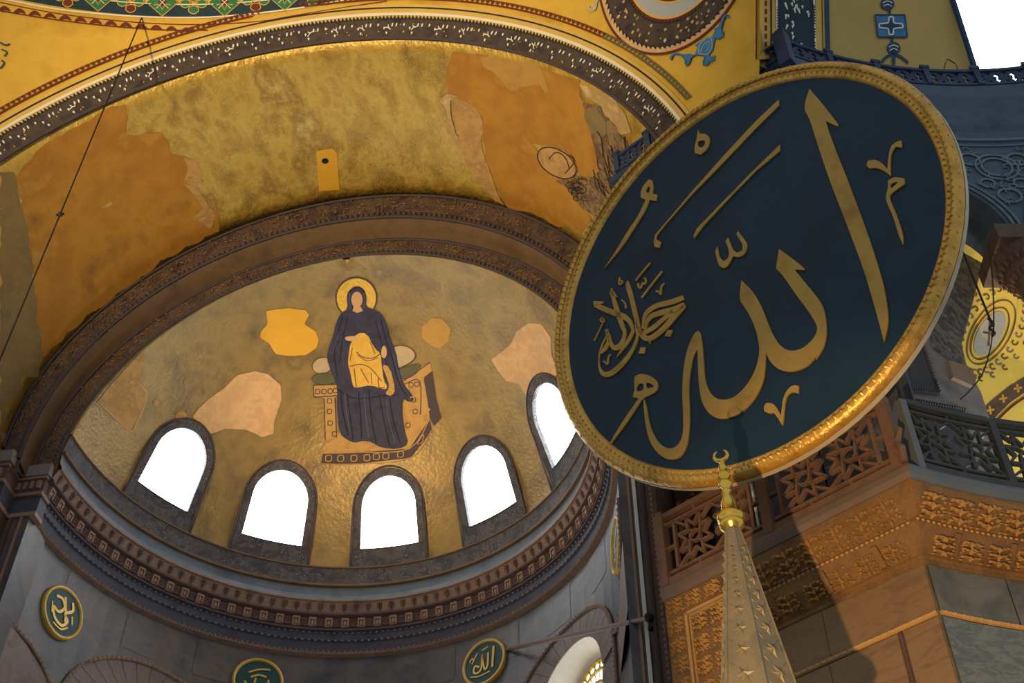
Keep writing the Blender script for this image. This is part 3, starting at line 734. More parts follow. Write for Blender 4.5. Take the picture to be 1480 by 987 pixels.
for i in range(7):
    t = 1.5+i*.45
    if t < corner(.5)-.18: inst('carved_scroll', CM[i % 3], slope_frame(pier_pt, t, .43, ZK-1.08, .62, ZK-1.32), c1)
a00 = ex_az0(.2)
for i in range(14): inst('acanthus_leaf', CL[i % 3], slope_frame(ex_pt, a00+.028+i*.044, .13, ZK-.60, .34, ZK-.90), c2)
for i in range(14): inst('carved_scroll', CM[(i+1) % 3], slope_frame(ex_pt, a00+.05+i*.042, .43, ZK-1.08, .62, ZK-1.32), c2)
# brackets and egg rows
mb = MB()
for i in range(36):
    t = 1.15+i*.085
    if t < corner(.35)-.02: c = pier_pt(t, .355, ZK-.95); mb.blob(c, PD*.035, Vector((0, 0, .03)), POUT*.03)
mb.build('bead_row', 'carved_light', c1, kind='stuff')
mb = MB()
for i in range(70):
    a = a00+.01+i*.0085; c = ex_pt(a, .355, ZK-.95); n = Vector((-sin(a), -cos(a), 0)); mb.blob(c, Vector((cos(a), -sin(a), 0))*.035, Vector((0, 0, .03)), n*.03)
mb.build('bead_row', 'carved_light', c2, kind='stuff')
for i in range(4):
    t = 1.72+i*.9
    if t < corner(.5)-.1:
        mb = MB(); mb.box(pier_pt(t, .50, ZK-1.20), PD*.05, PIN*.12+Vector((0, 0, -.12)), POUT*.05); mb.build('bracket', 'carved_gold', c1)
for i in range(6):
    a = a00+.07+i*.085; mb = MB(); mb.box(ex_pt(a, .50, ZK-1.20), Vector((cos(a), -sin(a), 0))*.05, Vector((sin(a), cos(a), 0))*.12+Vector((0, 0, -.12)), Vector((-sin(a), -cos(a), 0))*.05); mb.build('bracket', 'carved_gold', c2)
# carved capital panel at the left end of the pier
cp = MB(); 
for t0, t1, z0, z1, d in ((0, 1.12, 0, ZK-.48, .06),):
    c = pier_pt((t0+t1)/2, .38, (z0+z1)/2); cp.box(c, PD*(t1-t0)/2, PIN*.32, Vector((0, 0, (z1-z0)/2)))
cap = cp.build('carved_pilaster', 'carved_gold', pw)
for z in range(9):
    for q in range(3):
        if q == 0 or z == 0: inst('carved_scroll', CM[(z+q) % 3], frame_M(pier_pt(.2+q*.36, .055, ZK-.68-z*.36), PD, POUT, Vector((0, 0, 1))) @ Matrix.Scale(.85, 4), pw)
for q in range(2):
    for z in range(8): inst('acanthus_leaf', CL[(z+q) % 3], frame_M(pier_pt(.62+q*.36, .045, ZK-1.15-z*.40), PD, POUT, Vector((0, 0, 1))) @ Matrix.Scale(.75, 4), pw)
mb = MB(); mb.bar(pier_pt(.40, .04, ZK-.9), pier_pt(.40, .04, 9), .05, POUT, .06); mb.bar(pier_pt(.38, .04, ZK-.92), pier_pt(1.12, .04, ZK-.92), .05, POUT, .06)
mb.bar(pier_pt(.47, .04, ZK-1.0), pier_pt(.47, .04, 9), .025, POUT, .05); mb.bar(pier_pt(.47, .04, ZK-.99), pier_pt(1.12, .04, ZK-.99), .025, POUT, .05)
mb.build('panel_frame', 'carved_light', pw)
# marble slabs below the cornice, joints open, rope strips between
def pslab(t0, t1, z0, z1, m, proud=.03):
    a = MB(); c = pier_pt((t0+t1)/2, OW-proud/2, (z0+z1)/2); a.box(c, PD*(t1-t0)/2, PIN*proud/2, Vector((0, 0, (z1-z0)/2))); return a.build('marble_slab', m, pw)
tc = corner(OW)-.01
def rope(pts, r, name, parent, m='carved_light'):
    mb = MB(); mb.tube(pts, r*.8, 6)
    for k in range(len(pts)-1):
        d = pts[k+1]-pts[k]; nb = max(1, int(d.length/(r*2.2))); t = d.normalized()
        for q in range(nb):
            c = pts[k].lerp(pts[k+1], (q+.5)/nb); ax = Vector((0, 0, 1)) if abs(t.z) < .8 else PD
            n = t.cross(ax).normalized(); o_ = n.cross(t)
            for sgn in (-1, 1): mb.blob(c+n*sgn*r*.3, t*r*.9+o_*r*.35, o_*r*.8, n*sgn*r)
    return mb.build(name, m, parent)
ZR = 12.36
for a, b in ((1.15, 2.35), (2.36, tc)): pslab(a, b, ZR+.05, 13.19, 'pier_marble')
for a, b in ((1.15, 2.3), (2.31, 3.42), (3.52, tc)): pslab(a, b, 8.5, ZR-.06, 'pier_marble')
rope([pier_pt(1.13, OW-.03, ZR), pier_pt(tc, OW-.03, ZR)], .05, 'rope_strip', pw)
rope([pier_pt(3.47, OW-.03, ZR-.06), pier_pt(3.47, OW-.03, 8.6)], .035, 'rope_strip', pw, 'cornice_recess')
a0 = ex_az0(OW)+.002
def eslab(a_, b_, z0, z1, m):
    n = max(2, int((b_-a_)/.03)); V, Fc = grid(lin(a_, b_, n), [0, 1, 2, 3], lambda a, j: ex_pt(a, [OW, OW-.03, OW-.03, OW][j], [z0, z0, z1, z1][j])); return obj('marble_slab', V, Fc, m, ew)
for i, (a, b) in enumerate(((0, .115), (.117, .22), (.222, .34), (.342, .5))): eslab(a0+a, a0+b, ZR+.05, 13.19, ('exedra_marble', 'exedra_marble')[i % 2])
for i, (a, b) in enumerate(((0, .155), (.175, .33), (.35, .5))): eslab(a0+a, a0+b, 8.5, ZR-.06, 'exedra_marble_veined')
rope([ex_pt(a0+q, OW-.03, ZR) for q in lin(0, .5, 14)], .05, 'rope_strip', ew)
for q in (.165, .34): rope([ex_pt(a0+q, OW-.03, ZR-.06), ex_pt(a0+q, OW-.03, 8.6)], .04, 'rope_strip', ew, 'marble_brown')

# dark pier wall over the gallery floor, behind the disc
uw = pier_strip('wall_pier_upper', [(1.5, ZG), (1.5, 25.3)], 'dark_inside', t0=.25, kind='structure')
obj('pier_flank', [pier_pt(.25, 1.5, ZG), pier_pt(.25, 1.5, 25.3), Vector((9.0, .4, 25.3)), Vector((9.0, .4, ZG))], [(0, 1, 2, 3)], 'brown_stone', uw)
for t in (.55, .95): 
    mb = MB(); mb.box(pier_pt(t, 1.45, 17.5), PD*.07, PIN*.05, Vector((0, 0, 2.8))); mb.build('carved_strip', 'carved_gold', uw)
mb = MB(); mb.box(pier_pt(1.12, 1.46, 17.5), PD*.03, PIN*.03, Vector((0, 0, 2.8))); mb.build('white_strip', 'white_reveal', uw)
for i in range(5): 
    mb = MB(); mb.box(pier_pt(1.62+.62*i, 1.46, 16.3), PD*.29, PIN*.03, Vector((0, 0, 1.5))); mb.build('marble_slab', 'dark_inside', uw)

# ------------------------------------------------------------ balustrade with star lattice
def star_lattice(mb, P, x0, x1, z0, z1, n, wdt=.05, dep=.07, unit=.62):
    """P(u,z) -> point on the panel plane; interlaced eight-pointed stars"""
    k = max(1, round((x1-x0)/unit)); uw_ = (x1-x0)/k; hz = (z0+z1)/2; R1 = min(uw_, z1-z0)*.46; R2 = R1*.52
    nn = lambda u, z: n(u) if callable(n) else n
    def br(a, b, w_=wdt): mb.bar(P(*a), P(*b), w_, nn(*a), dep)
    for i in range(k):
        cx = x0+uw_*(i+.5); pts = []
        for j in range(16):
            r = R1 if j % 2 == 0 else R2; an = PI/8*j+PI/8; pts.append((cx+r*cos(an)*uw_/(2*R1)*.96, hz+r*sin(an)*(z1-z0)/(2*R1)*.96))
        for j in range(16): br(pts[j], pts[(j+1) % 16])
        inner = [(cx+R2*.62*cos(PI/4*j+.3), hz+R2*.62*sin(PI/4*j+.3)) for j in range(8)]
        for j in range(8):
            if j % 2 == 0: br(inner[j], pts[(2*j+1) % 16], wdt*.8)
        for j in range(8): br(inner[j], inner[(j+1) % 8], wdt*.7)
        for zz in (z0, z1): br((cx-uw_*.5, zz), (cx-uw_*.22, hz+(zz-hz)*.62), wdt*.8); br((cx+uw_*.5, zz), (cx+uw_*.22, hz+(zz-hz)*.62), wdt*.8)
def panel(parent, P, x0, x1, z0, z1, n, m, side=True, unit=.62):
    nn = lambda u: n(u) if callable(n) else n
    K_ = max(2, int((x1-x0)/.35)+1)
    def rail(name, u0, u1, za, zb, wdt, dep):
        mb = MB(); us = lin(u0, u1, K_)
        for a, b in zip(us[:-1], us[1:]): mb.bar(P(a, za), P(b, zb if za == zb else zb), wdt, nn((a+b)/2), dep)
        return mb.build(name, m, parent)
    rail('top_rail', x0, x1, z1, z1, .10, .14); rail('inner_rail', x0, x1, z1-.17, z1-.17, .05, .08)
    rail('bottom_rail', x0, x1, z0, z0, .12, .14); rail('inner_rail', x0, x1, z0+.17, z0+.17, .05, .08)
    k = max(2, round((x1-x0)/.62))
    for i in range(k+1):
        u = x0+(x1-x0)*i/k
        for za, zb in ((z1, z1-.17), (z0, z0+.17)): mb = MB(); mb.bar(P(u, za), P(u, zb), .05, nn(u), .07); mb.build('rail_stud', m, parent)
    xa, xb = x0, x1
    if side:
        for u, d in ((x0, 1), (x1, -1)):
            mb = MB(); uu = u+d*.19; mb.bar(P(uu, z0+.17), P(uu, z1-.17), .05, nn(u), .08); zc_ = (z0+z1)/2; mb.bar(P(u, zc_), P(uu, zc_), .05, nn(u), .07); mb.build('side_stile', m, parent)
        xa, xb = x0+.22, x1-.22
    mb = MB(); star_lattice(mb, P, xa, xb, z0+.2, z1-.2, n, unit=unit); mb.build('star_lattice', m, parent)
ZB0, ZB1 = ZG+.07, ZG+1.40
OB = .10
TB = corner(OB)
bal = empty('wooden_balustrade', pier_pt(2.0, OB, ZG), label='brown wooden balustrade of star lattice panels below the great round disc', cat='balustrade')
PP = lambda u, z: pier_pt(u, OB, z)
posts = (.06, TB*.5-.14, TB-.10)
for u in posts:
    mb = MB(); mb.box(pier_pt(u, OB, (ZG+ZB1+.06)/2), PD*.085, PIN*.09, Vector((0, 0, (ZB1+.06-ZG)/2))); mb.box(pier_pt(u, OB, ZB1+.09), PD*.06, PIN*.06, Vector((0, 0, .05))); mb.build('post', 'wood_brown', bal)
panel(bal, PP, posts[0]+.08, posts[1]-.08, ZB0, ZB1, POUT, 'wood_brown', unit=.8)
panel(bal, PP, posts[1]+.08, posts[2]-.08, ZB0, ZB1, POUT, 'wood_brown', unit=.8)
# curved iron balustrade on the exedra side
ib = empty('iron_balustrade', ex_pt(-.45, OB, ZG), label='dark curved balustrade of star tracery on the exedra gallery beside the pier corner', cat='balustrade')
ar0 = ex_az0(OB)+.012; RR_ = RE+OB
PE = lambda u, z: ex_pt(ar0+u/RR_, OB, z)
NE = lambda u: Vector((-sin(ar0+u/RR_), -cos(ar0+u/RR_), 0))
for i in range(4):
    u0 = .12+i*1.55; panel(ib, PE, u0+.06, u0+1.49, ZB0, ZB1, NE, 'iron_dark', side=False, unit=.7)
    mb = MB(); n = NE(u0); t = Vector((-n.y, n.x, 0)); mb.box(PE(u0, (ZG+ZB1)/2), t*.06, n*.07, Vector((0, 0, (ZB1+.04-ZG)/2))); mb.build('post', 'iron_dark' if i else 'slab_blue', ib)
mb = MB(); a = corner(OB); mb.tube([pier_pt(a+.02, OB-.1, ZG+.02), pier_pt(a+.06, OB-.14, ZG+.25), pier_pt(a+.0, OB-.10, ZG+.40), pier_pt(a+.10, OB-.10, ZG+.62), pier_pt(a+.06, OB-.1, ZG+.72)], [.06, .06, .05, .04, .015], 6); mb.build('corner_scroll', 'wood_brown', bal)

# ------------------------------------------------------------ upper cornice and iron railing under the semi-dome
u1 = pier_strip('trim_19', [(1.5, 25.0), (.75, 25.0), (.70, 25.15), (.5, 25.35), (.45, 25.6), (.15, 25.7), (.05, 25.75), (.05, 25.95), (1.5, 25.95)], 'iron_blue', t0=-.3, kind='structure')
u2 = ex_strip('trim_20', [(.9, 24.35), (.32, 24.40), (.30, 24.55), (.22, 24.7), (.22, 24.95), (.16, 25.2), (.05, 25.5), (.02, 25.85), (.05, 25.95), (1.2, 25.95)], 'spandrel', kind='structure')
tr2 = empty('iron_railing', pier_pt(2, .25, 25.95), label='dark blue iron railing on the cornice above the great round disc', cat='railing')
TU = corner(.08)
PU = lambda u, z: pier_pt(u, .08, z)
zt0, zt1 = 25.98, 26.52
def rl(name, P, x0, x1, z, wdt, dep, nfun, k, m):
    mb = MB(); us = lin(x0, x1, k)
    for a, b in zip(us[:-1], us[1:]): mb.bar(P(a, z), P(b, z), wdt, nfun((a+b)/2), dep)
    return mb.build(name, m, tr2)
NP = lambda u: POUT
aru = ex_az0(.08); RU = RE+.08
PV = lambda u, z: ex_pt(aru+u/RU, .08, z); NV = lambda u: Vector((-sin(aru+u/RU), -cos(aru+u/RU), 0))
rl('top_rail', PU, -.1, TU, zt1, .09, .12, NP, 2, 'iron_blue'); rl('bottom_rail', PU, -.1, TU, zt0, .08, .12, NP, 2, 'iron_blue')
rl('top_rail', PV, 0, 8, zt1, .09, .12, NV, 24, 'iron_blue'); rl('bottom_rail', PV, 0, 8, zt0, .08, .12, NV, 24, 'iron_blue')
for k in range(6):
    u = -.05+k*(TU+.0)/5; mb = MB(); mb.box(PU(u, 26.28), PD*.07, PIN*.08, Vector((0, 0, .32))); mb.box(PU(u, 26.64), PD*.11, PIN*.09, Vector((0, 0, .05))); mb.build('post', 'iron_blue', tr2)
for k in range(1, 7):
    u = k*1.1; n = NV(u); t = Vector((-n.y, n.x, 0)); mb = MB(); mb.box(PV(u, 26.28), t*.06, n*.08, Vector((0, 0, .32))); mb.box(PV(u, 26.62), t*.10, n*.09, Vector((0, 0, .05))); mb.build('post', 'iron_blue', tr2)
mb = MB()
def tracery(P, x0, x1, N_):
    u = x0
    while u < x1:
        for a, b in (((u, zt0), (u+.17, (zt0+zt1)/2)), ((u+.17, (zt0+zt1)/2), (u, zt1)), ((u+.34, zt0), (u+.17, (zt0+zt1)/2)), ((u+.17, (zt0+zt1)/2), (u+.34, zt1)), ((u+.02, (zt0+zt1)/2), (u+.32, (zt0+zt1)/2))): mb.bar(P(*a), P(*b), .10, N_(u), .05)
        u += .34
tracery(PU, 0, TU-.3, NP); tracery(PV, .05, 8, NV); mb.build('tracery', 'iron_blue', tr2)
# big corner bracket
mb = MB(); c = pier_pt(TU, .05, 26.1); mb.box(c, PD*.14, PIN*.14, Vector((0, 0, .62))); mb.box(c+Vector((0, 0, .66)), PD*.08, PIN*.08, Vector((0, 0, .08))); mb.build('corner_post', 'iron_blue', tr2)
# lamp hooks of bent wire on the railing
def hook(x, pts):
    mb = MB(); b = pier_pt(x, .02, 26.6); mb.tube([b+PD*p[0]+Vector((0, 0, p[1])) for p in pts], .012, 5); return mb.build('wire_hook', 'wire', tr2)
loop = [(0, 0), (-.14, .3)]+[(-.22+.13*cos(t), .42+.13*sin(t)) for t in lin(-1, 5.3, 14)]
hook(TU*.6, loop); hook(TU*.2+.1, [(-.05, 0), (-.12, .3), (-.02, .38), (.2, .05), (.25, 0)])
for u_ in (3.95, 6.9):
    n = NV(u_); t = Vector((-n.y, n.x, 0))*-1; b = PV(u_, 26.6); mb = MB(); mb.tube([b-t*.12, b-t*.13+Vector((0, 0, .3)), b+Vector((0, 0, .5)), b+t*.1+Vector((0, 0, .3)), b+t*.2], .013, 5); mb.build('wire_hook', 'wire', tr2)
# upper shell of the exedra, with a daylight window
ZE = 25.9
def exs_pt(a, e, r=None): r = r or RE+.5; return Vector((EX.x+r*cos(e)*sin(a), EX.y+r*cos(e)*cos(a), ZE+r*sin(e)))
wo = [(-6.4, .06*57.3), (5, .06*57.3)]+[(-.7+5.7*cos(t), 20+6*sin(t)) for t in lin(0, PI, 13)]
v, f = tri2d([(-36, 0), (14, 0), (14, 60), (-36, 60)], 2.5, [wo])
me = bpy.data.meshes.new('ceiling_exedra'); me.from_pydata([exs_pt(rad(q.x), rad(q.y)) for q in v], [], f)
bm = bmesh.new(); bm.from_mesh(me); 
bm.to_mesh(me); bm.free(); me.materials.append(MATS['yellow_dull']); eo = bpy.data.objects.new('ceiling_exedra', me); COL.objects.link(eo); setp(eo, kind='structure')
B_EXD = bvh_of(eo)
w9 = empty('window_9', exs_pt(0, .1), kind='structure')
V = [exs_pt(rad(a), rad(e), RE+.8) for a, e in wo]; obj('pane', V, [tuple(range(len(V)))], 'window_light', w9)
mb = MB(); wv = [(-6.9, 2.0)]+[(-.7+6.2*cos(t), 20+6.5*sin(t)) for t in lin(PI, 0, 13)]; mb.tube([exs_pt(rad(a), rad(e), RE+.47) for a, e in wv], .07, 5); mb.build('painted_edge', 'blue_dark', w9)

# ------------------------------------------------------------ gallery arcade of the exedra
AC = [-20.6, 1.0, 22.6]; AHW = 9.3; ASP = 21.25
KE = (RE+.3)*PI/180
P = [(-31*KE, ASP-.0)]
for ac in AC[:2]:
    P += [((ac-AHW)*KE, ASP)]+[((ac+AHW*cos(t))*KE, ASP+AHW*KE*sin(t)) for t in lin(PI, 0, 25)][1:]
P += [(12*KE, ASP+.6), (12*KE, 24.45), (-31*KE, 24.45)]
v, f = tri2d(P, .4)
aw = obj('wall_arcade', [ex_pt(q.x/KE*PI/180, .32, q.y) for q in v], f, 'spandrel', kind='structure')
bm = bmesh.new(); bm.from_mesh(aw.data); bmesh.ops.recalc_face_normals(bm, faces=bm.faces); bm.faces.ensure_lookup_table(); c = bm.faces[0].calc_center_median()
if bm.faces[0].normal.dot(Vector((c.x-EX.x, c.y-EX.y, 0))) < 0: bmesh.ops.reverse_faces(bm, faces=bm.faces)
bm.to_mesh(aw.data); bm.free(); solid(aw, 1.1, 1.0)
B_ARC = BVHTree.FromPolygons(*grid(lin(rad(-40), rad(12), 80), lin(20, 24.5, 8), lambda a, z: ex_pt(a, .32, z)))
# carved relief of the spandrels: arch edge mouldings, scrolls and roundels
ap = lambda a, z, d=.03: ex_pt(rad(a), .32-d, z)
mb = MB()
for ac in AC[:2]:
    for g in (.10, .22): mb.tube([ap(ac+(AHW+g/KE)*cos(t), ASP+(AHW*KE+g)*sin(t)) for t in lin(0.02, PI-.02, 30)], .03, 5)
mb.tube([ap(a, 24.25) for a in lin(-34, 12, 40)], .035, 5); mb.tube([ap(a, 24.05) for a in lin(-34, 12, 40)], .02, 4)
for ca, cz, R_ in ((-9.8, 23.3, .42), (-9.8, 23.3, .30), (-9.8, 22.35, .22), (-12.4, 23.55, .2), (-7.2, 23.55, .2), (-14.6, 23.75, .16), (-5.2, 23.75, .16), (-17, 23.85, .13), (-11.6, 22.75, .14), (-8, 22.75, .14)):
    mb.tube([ap(ca+R_/KE*cos(t), cz+R_*sin(t)) for t in lin(0, 2*PI, 20)], .028, 4)
rn = random.Random(4)
for i in range(120):
    a = rn.uniform(-19, -2); z = rn.uniform(21.9, 24.0)
    if any(math.hypot((a-ac)*KE, max(z-ASP, 0)) < AHW*KE+.3 for ac in AC[:2]) : continue
    r0 = rn.uniform(.06, .13); s0 = rn.uniform(0, 6); mb.tube([ap(a+(r0*(1-t/5))/KE*cos(s0+t), z+r0*(1-t/5)*sin(s0+t)) for t in lin(0, 4, 8)], .016, 4)
mb.build('carved_scrolls', 'spandrel_relief', aw, kind='stuff')
# columns with bell capitals between the arches
for i, ca in enumerate((-9.8,)):
    c = ex_pt(rad(ca), .75, 0)
    col_ = empty('gallery_column', (c.x, c.y, ZG), label='dark column with carved capital carrying the gallery arches', cat='column')
    mb = MB(); mb.lathe([(.42, ZG), (.42, ZG+.2), (.36, ZG+.3), (.31, ZG+.4), (.29, 19.9), (.33, 19.95), (.33, 20.05)], (c.x, c.y, 0), 20); mb.build('shaft', 'marble_blue', col_, smooth=True)
    mb = MB(); mb.lathe([(.32, 20.05), (.36, 20.2), (.5, 20.6), (.66, 20.85)], (c.x, c.y, 0), 16)
    n = Vector((sin(rad(ca)), cos(rad(ca)), 0)); t = Vector((n.y, -n.x, 0)); mb.box((c.x, c.y, 21.05), t*.66, n*.62, Vector((0, 0, .2)))
    mb.build('capital', 'brown_stone', col_)
    mb = MB()
    for k in range(26):
        an = 2*PI*k/26; 
        for z, r in ((20.3, .42), (20.6, .54)): mb.blob((c.x+r*cos(an+z), c.y+r*sin(an+z), z), (-sin(an+z)*.06, cos(an+z)*.06, 0), (.04*cos(an+z), .04*sin(an+z), .10), (cos(an+z)*.06, sin(an+z)*.06, 0))
    mb.build('carved_leaves', 'cornice_recess', col_, kind='stuff')
# gallery vault behind the arcade
V, Fc = grid(lin(rad(-29), rad(6), 50), lin(0, PI/2, 14)+[1.9], lambda a, th: ex_pt(a, 3.0+2.9*cos(th), 16.2+6.9*sin(th)) if th < 1.6 else ex_pt(a, 1.3, 23.1))
gv = obj('ceiling_gallery', V, Fc, 'yellow_bright', smooth=True, kind='structure')
V, Fc = grid(lin(rad(-29), rad(6), 50), [ZG, 16.2], lambda a, z: ex_pt(a, 5.9, z)); gw = obj('wall_gallery', V, Fc, 'yellow_bright', kind='structure')
V, Fc = grid(lin(rad(-30), rad(6), 30), [0.3, 6.0], lambda a, o_: ex_pt(a, o_, ZG-.02)); obj('floor_gallery', V, Fc, 'floor_stone', kind='structure')
B_GAL = BVHTree.FromPolygons(*[(lambda A, B_: (A[0]+B_[0], A[1]+[tuple(i+len(A[0]) for i in q) for q in B_[1]]))(([v_.co.copy() for v_ in gv.data.vertices], [tuple(p.vertices) for p in gv.data.polygons]), ([v_.co.copy() for v_ in gw.data.vertices], [tuple(p.vertices) for p in gw.data.polygons]))][0])
# cross pier of the gallery with its arch springing, seen beside the disc
GP0 = pier_pt(corner(.9)+.05, .9, ZG); GD = Vector((.75, .66, 0)); GN = Vector((.66, -.75, 0))
def on_plane(x, y, p0, n): d = ray(x, y); return CAM+d*((p0-CAM).dot(n)/d.dot(n))
def traced(name, P, p0, n, th, m, parent=None, **k):
    v, f = tri2d(P, 40); A = [on_plane(q.x, q.y, p0, n) for q in v]; d = (p0-CAM).dot(n); back = n*(th if d > 0 else -th)
    N_ = len(A); V = A+[a+back for a in A]; ed = {}
    for t in f:
        for i in range(len(t)):
            e = (t[i], t[(i+1) % len(t)]); ed[e] = 1
    F2 = list(f)+[tuple(i+N_ for i in t[::-1]) for t in f]
    for (a, b) in ed:
        if (b, a) not in ed: F2.append((a, b, b+N_, a+N_))
    return obj(name, V, F2, m, parent, **k)
gp = traced('wall_gallery_pier', [(1300, 720), (1285, 640), (1300, 520), (1318, 450), (1345, 400), (1385, 340), (1440, 330), (1424, 365), (1408, 430), (1390, 498), (1398, 531), (1418, 567), (1430, 604), (1446, 660), (1458, 720)], GP0, GN, .6, 'grey_marble', kind='structure')
traced('painted_arch_edge', [(1352, 430), (1385, 352), (1422, 366), (1406, 432), (1389, 497), (1396, 528), (1372, 520), (1345, 500)], GP0+GN*.02, GN, .02, 'painted_arch', gp)
traced('impost_block', [(1371, 520), (1398, 528), (1412, 545), (1408, 558), (1378, 545)], GP0+GN*.08, GN, .1, 'slab_stone', gp)
traced('panel', [(1300, 561), (1333, 498), (1356, 566)], GP0+GN*.03, GN, .03, 'iron_dark', gp)
traced('dark_slab', [(1300, 577), (1330, 582), (1394, 590), (1404, 640), (1420, 700), (1300, 700)], GP0+GN*.025, GN, .02, 'dark_inside', gp)
mb = MB()
for a, b in (((1333, 496), (1358, 568)), ((1358, 568), (1300, 562)), ((1298, 574), (1396, 592))):
    A, B_ = on_plane(*a, GP0+GN*.05, GN), on_plane(*b, GP0+GN*.05, GN); k = int((B_-A).length/.07)
    for q in range(k): c = A.lerp(B_, (q+.5)/k); t = (B_-A).normalized(); mb.blob(c, t*.05, t.cross(GN)*.04, +GN*.05)
mb.build('beaded_edge', 'throne_dark', gp)
# ------------------------------------------------------------ the great round calligraphy disc
DC = Vector((10.095, -9.168, 17.586)); DAZ, DTL = 3.703, 0.151
DN = Vector((sin(DAZ)*cos(DTL), cos(DAZ)*cos(DTL), -sin(DTL)))      # faces the nave, leaning forward
DU = Vector((-cos(DAZ), sin(DAZ), 0)); DV = DN.cross(DU)
if DV.z < 0: DV = -DV; DU = -DU
DR = 3.74
disc = empty('calligraphy_disc', DC-DV*DR, label='huge dark green round panel with gold calligraphy in a gilded rim', cat='calligraphy disc')
mb = MB(); mb.lathe([(0.001, 0.0), (DR-.2, 0.0)], DC, 96, DN); mb.build('field', 'disc_field', disc)
mb = MB(); mb.lathe([(0.001, -.16), (DR-.06, -.16), (DR, -.12), (DR, -.02)], DC, 96, DN); mb.build('backing', 'rim_side', disc)
mb = MB()
prof = [(DR-.01, -.04), (DR, .04), (DR-.05, .10)]+[(DR-.10-.05*sin(t), .10+.035*cos(t)) for t in lin(0, PI*.8, 5)]+[(DR-.17, .05), (DR-.23, .06), (DR-.27, .035), (DR-.29, .0)]
mb.lathe(prof, DC, 120, DN); rim = mb.build('rim', 'rim_gold', disc, smooth=True)
mb = MB()
for i in range(190):
    a = 2*PI*i/190; e = DU*cos(a)+DV*sin(a); t = DV*cos(a)-DU*sin(a)
    mb.blob(DC+e*(DR-.12)+DN*.115, t*.05+e*.03, e*.045-t*.01, DN*.045)
    mb.blob(DC+e*(DR-.215)+DN*.05, t*.03, e*.035, DN*.035)
    if i % 2: mb.blob(DC+e*(DR-.03)+DN*.06, t*.05, e*.02, DN*.04)
mb.build('carved_leaf_border', 'rim_gold', disc, kind='stuff')
def on_disc(x, y, lf=.0):
    d = ray(x, y); return CAM+d*((DC+DN*lf-CAM).dot(DN)/d.dot(DN))
def glyph(name, P, holes=(), th=.03, sm=1):
    P = smoothcorner(P, 2) if sm else P; holes = [smoothpoly(h, 1) for h in holes]
    v, f = tri2d(P, 60, holes); A = [on_disc(q.x, q.y) for q in v]; N_ = len(A); V = [a+DN*th for a in A]+[a+DN*.001 for a in A]; ed = set()
    f = [t if (V[t[1]]-V[t[0]]).cross(V[t[2]]-V[t[0]]).dot(DN) > 0 else t[::-1] for t in f]
    for t in f:
        for i in range(len(t)): ed.add((t[i], t[(i+1) % len(t)]))
    F2 = list(f)+[(b, a, a+N_, b+N_) for a, b in ed if (b, a) not in ed]
    return obj(name, V, F2, 'disc_gold', disc)
def gstroke(name, P, wd, n=5):
    L, R = strokepoly(P, wd, n); return glyph(name, L+R[::-1], sm=0)
a_ = lambda P: T(860, 500, 4.933, P); b_ = lambda P: T(1000, 330, 4.933, P); c_ = lambda P: T(1020, 430, 4.933, P)
d_ = lambda P: T(860, 170, 4.29, P); e_ = lambda P: T(1140, 110, 2.465, P); f_ = lambda P: T(855, 390, 9.867, P); g_ = lambda P: T(855, 460, 9.867, P)
glyph('letter', e_([(77, 48), (130, 110), (180, 175), (178, 182), (165, 178), (135, 163), (150, 215), (200, 340), (250, 470), (290, 580), (325, 690), (345, 760), (358, 850), (358, 890), (343, 950), (325, 880), (300, 790), (270, 690), (240, 610), (200, 505), (155, 390), (120, 290), (85, 180), (75, 150), (55, 118)]))
glyph('letter', b_([(628, 153), (715, 215), (805, 285), (812, 303), (740, 300), (770, 340), (850, 435), (920, 520), (955, 600), (968, 700), (965, 790), (940, 870), (890, 940)])
      + c_([(800, 420), (740, 490), (670, 525), (600, 537), (530, 520), (480, 480), (450, 430), (436, 398), (433, 480), (425, 570), (395, 660), (340, 750), (270, 820), (180, 865), (110, 872)])
      + a_([(840, 505), (795, 455), (765, 390), (750, 300), (742, 180), (740, 60), (735, 30), (705, 90), (690, 170), (678, 270), (678, 370), (683, 470), (682, 560), (672, 670), (655, 740), (615, 800), (560, 818), (500, 805), (440, 755), (395, 680), (370, 580), (358, 480), (352, 400), (360, 385), (375, 440), (395, 560), (430, 650), (480, 715), (540, 740), (590, 722), (625, 670), (638, 600), (636, 480), (630, 370), (632, 260), (640, 160), (655, 70), (672, 10)])
      + b_([(20, 760), (50, 735), (70, 750), (82, 830), (90, 930)]) + a_([(785, 140), (790, 240), (815, 320), (860, 375), (920, 392), (990, 378), (1060, 320), (1120, 240), (1160, 150), (1180, 60)])
      + c_([(388, 340), (370, 250), (335, 160), (290, 80)]) + b_([(343, 515), (360, 378), (420, 430), (470, 500), (515, 590), (560, 710), (600, 795), (650, 855), (710, 882), (780, 870), (840, 830), (890, 770), (905, 715), (880, 660), (820, 570), (750, 480), (690, 390), (640, 325), (607, 292)]))
glyph('letter', a_([(287, 265), (290, 225), (325, 203), (370, 207), (420, 228), (450, 255), (460, 290), (445, 330), (405, 355), (350, 375), (300, 455), (230, 560), (150, 665), (95, 745), (75, 770), (95, 730), (150, 630), (220, 520), (290, 420), (318, 378), (280, 370), (282, 340), (292, 320), (287, 290)]), [a_([(300, 310), (320, 275), (350, 270), (357, 300), (345, 325), (305, 330)]), a_([(370, 265), (400, 270), (430, 290), (420, 300), (375, 310)])])
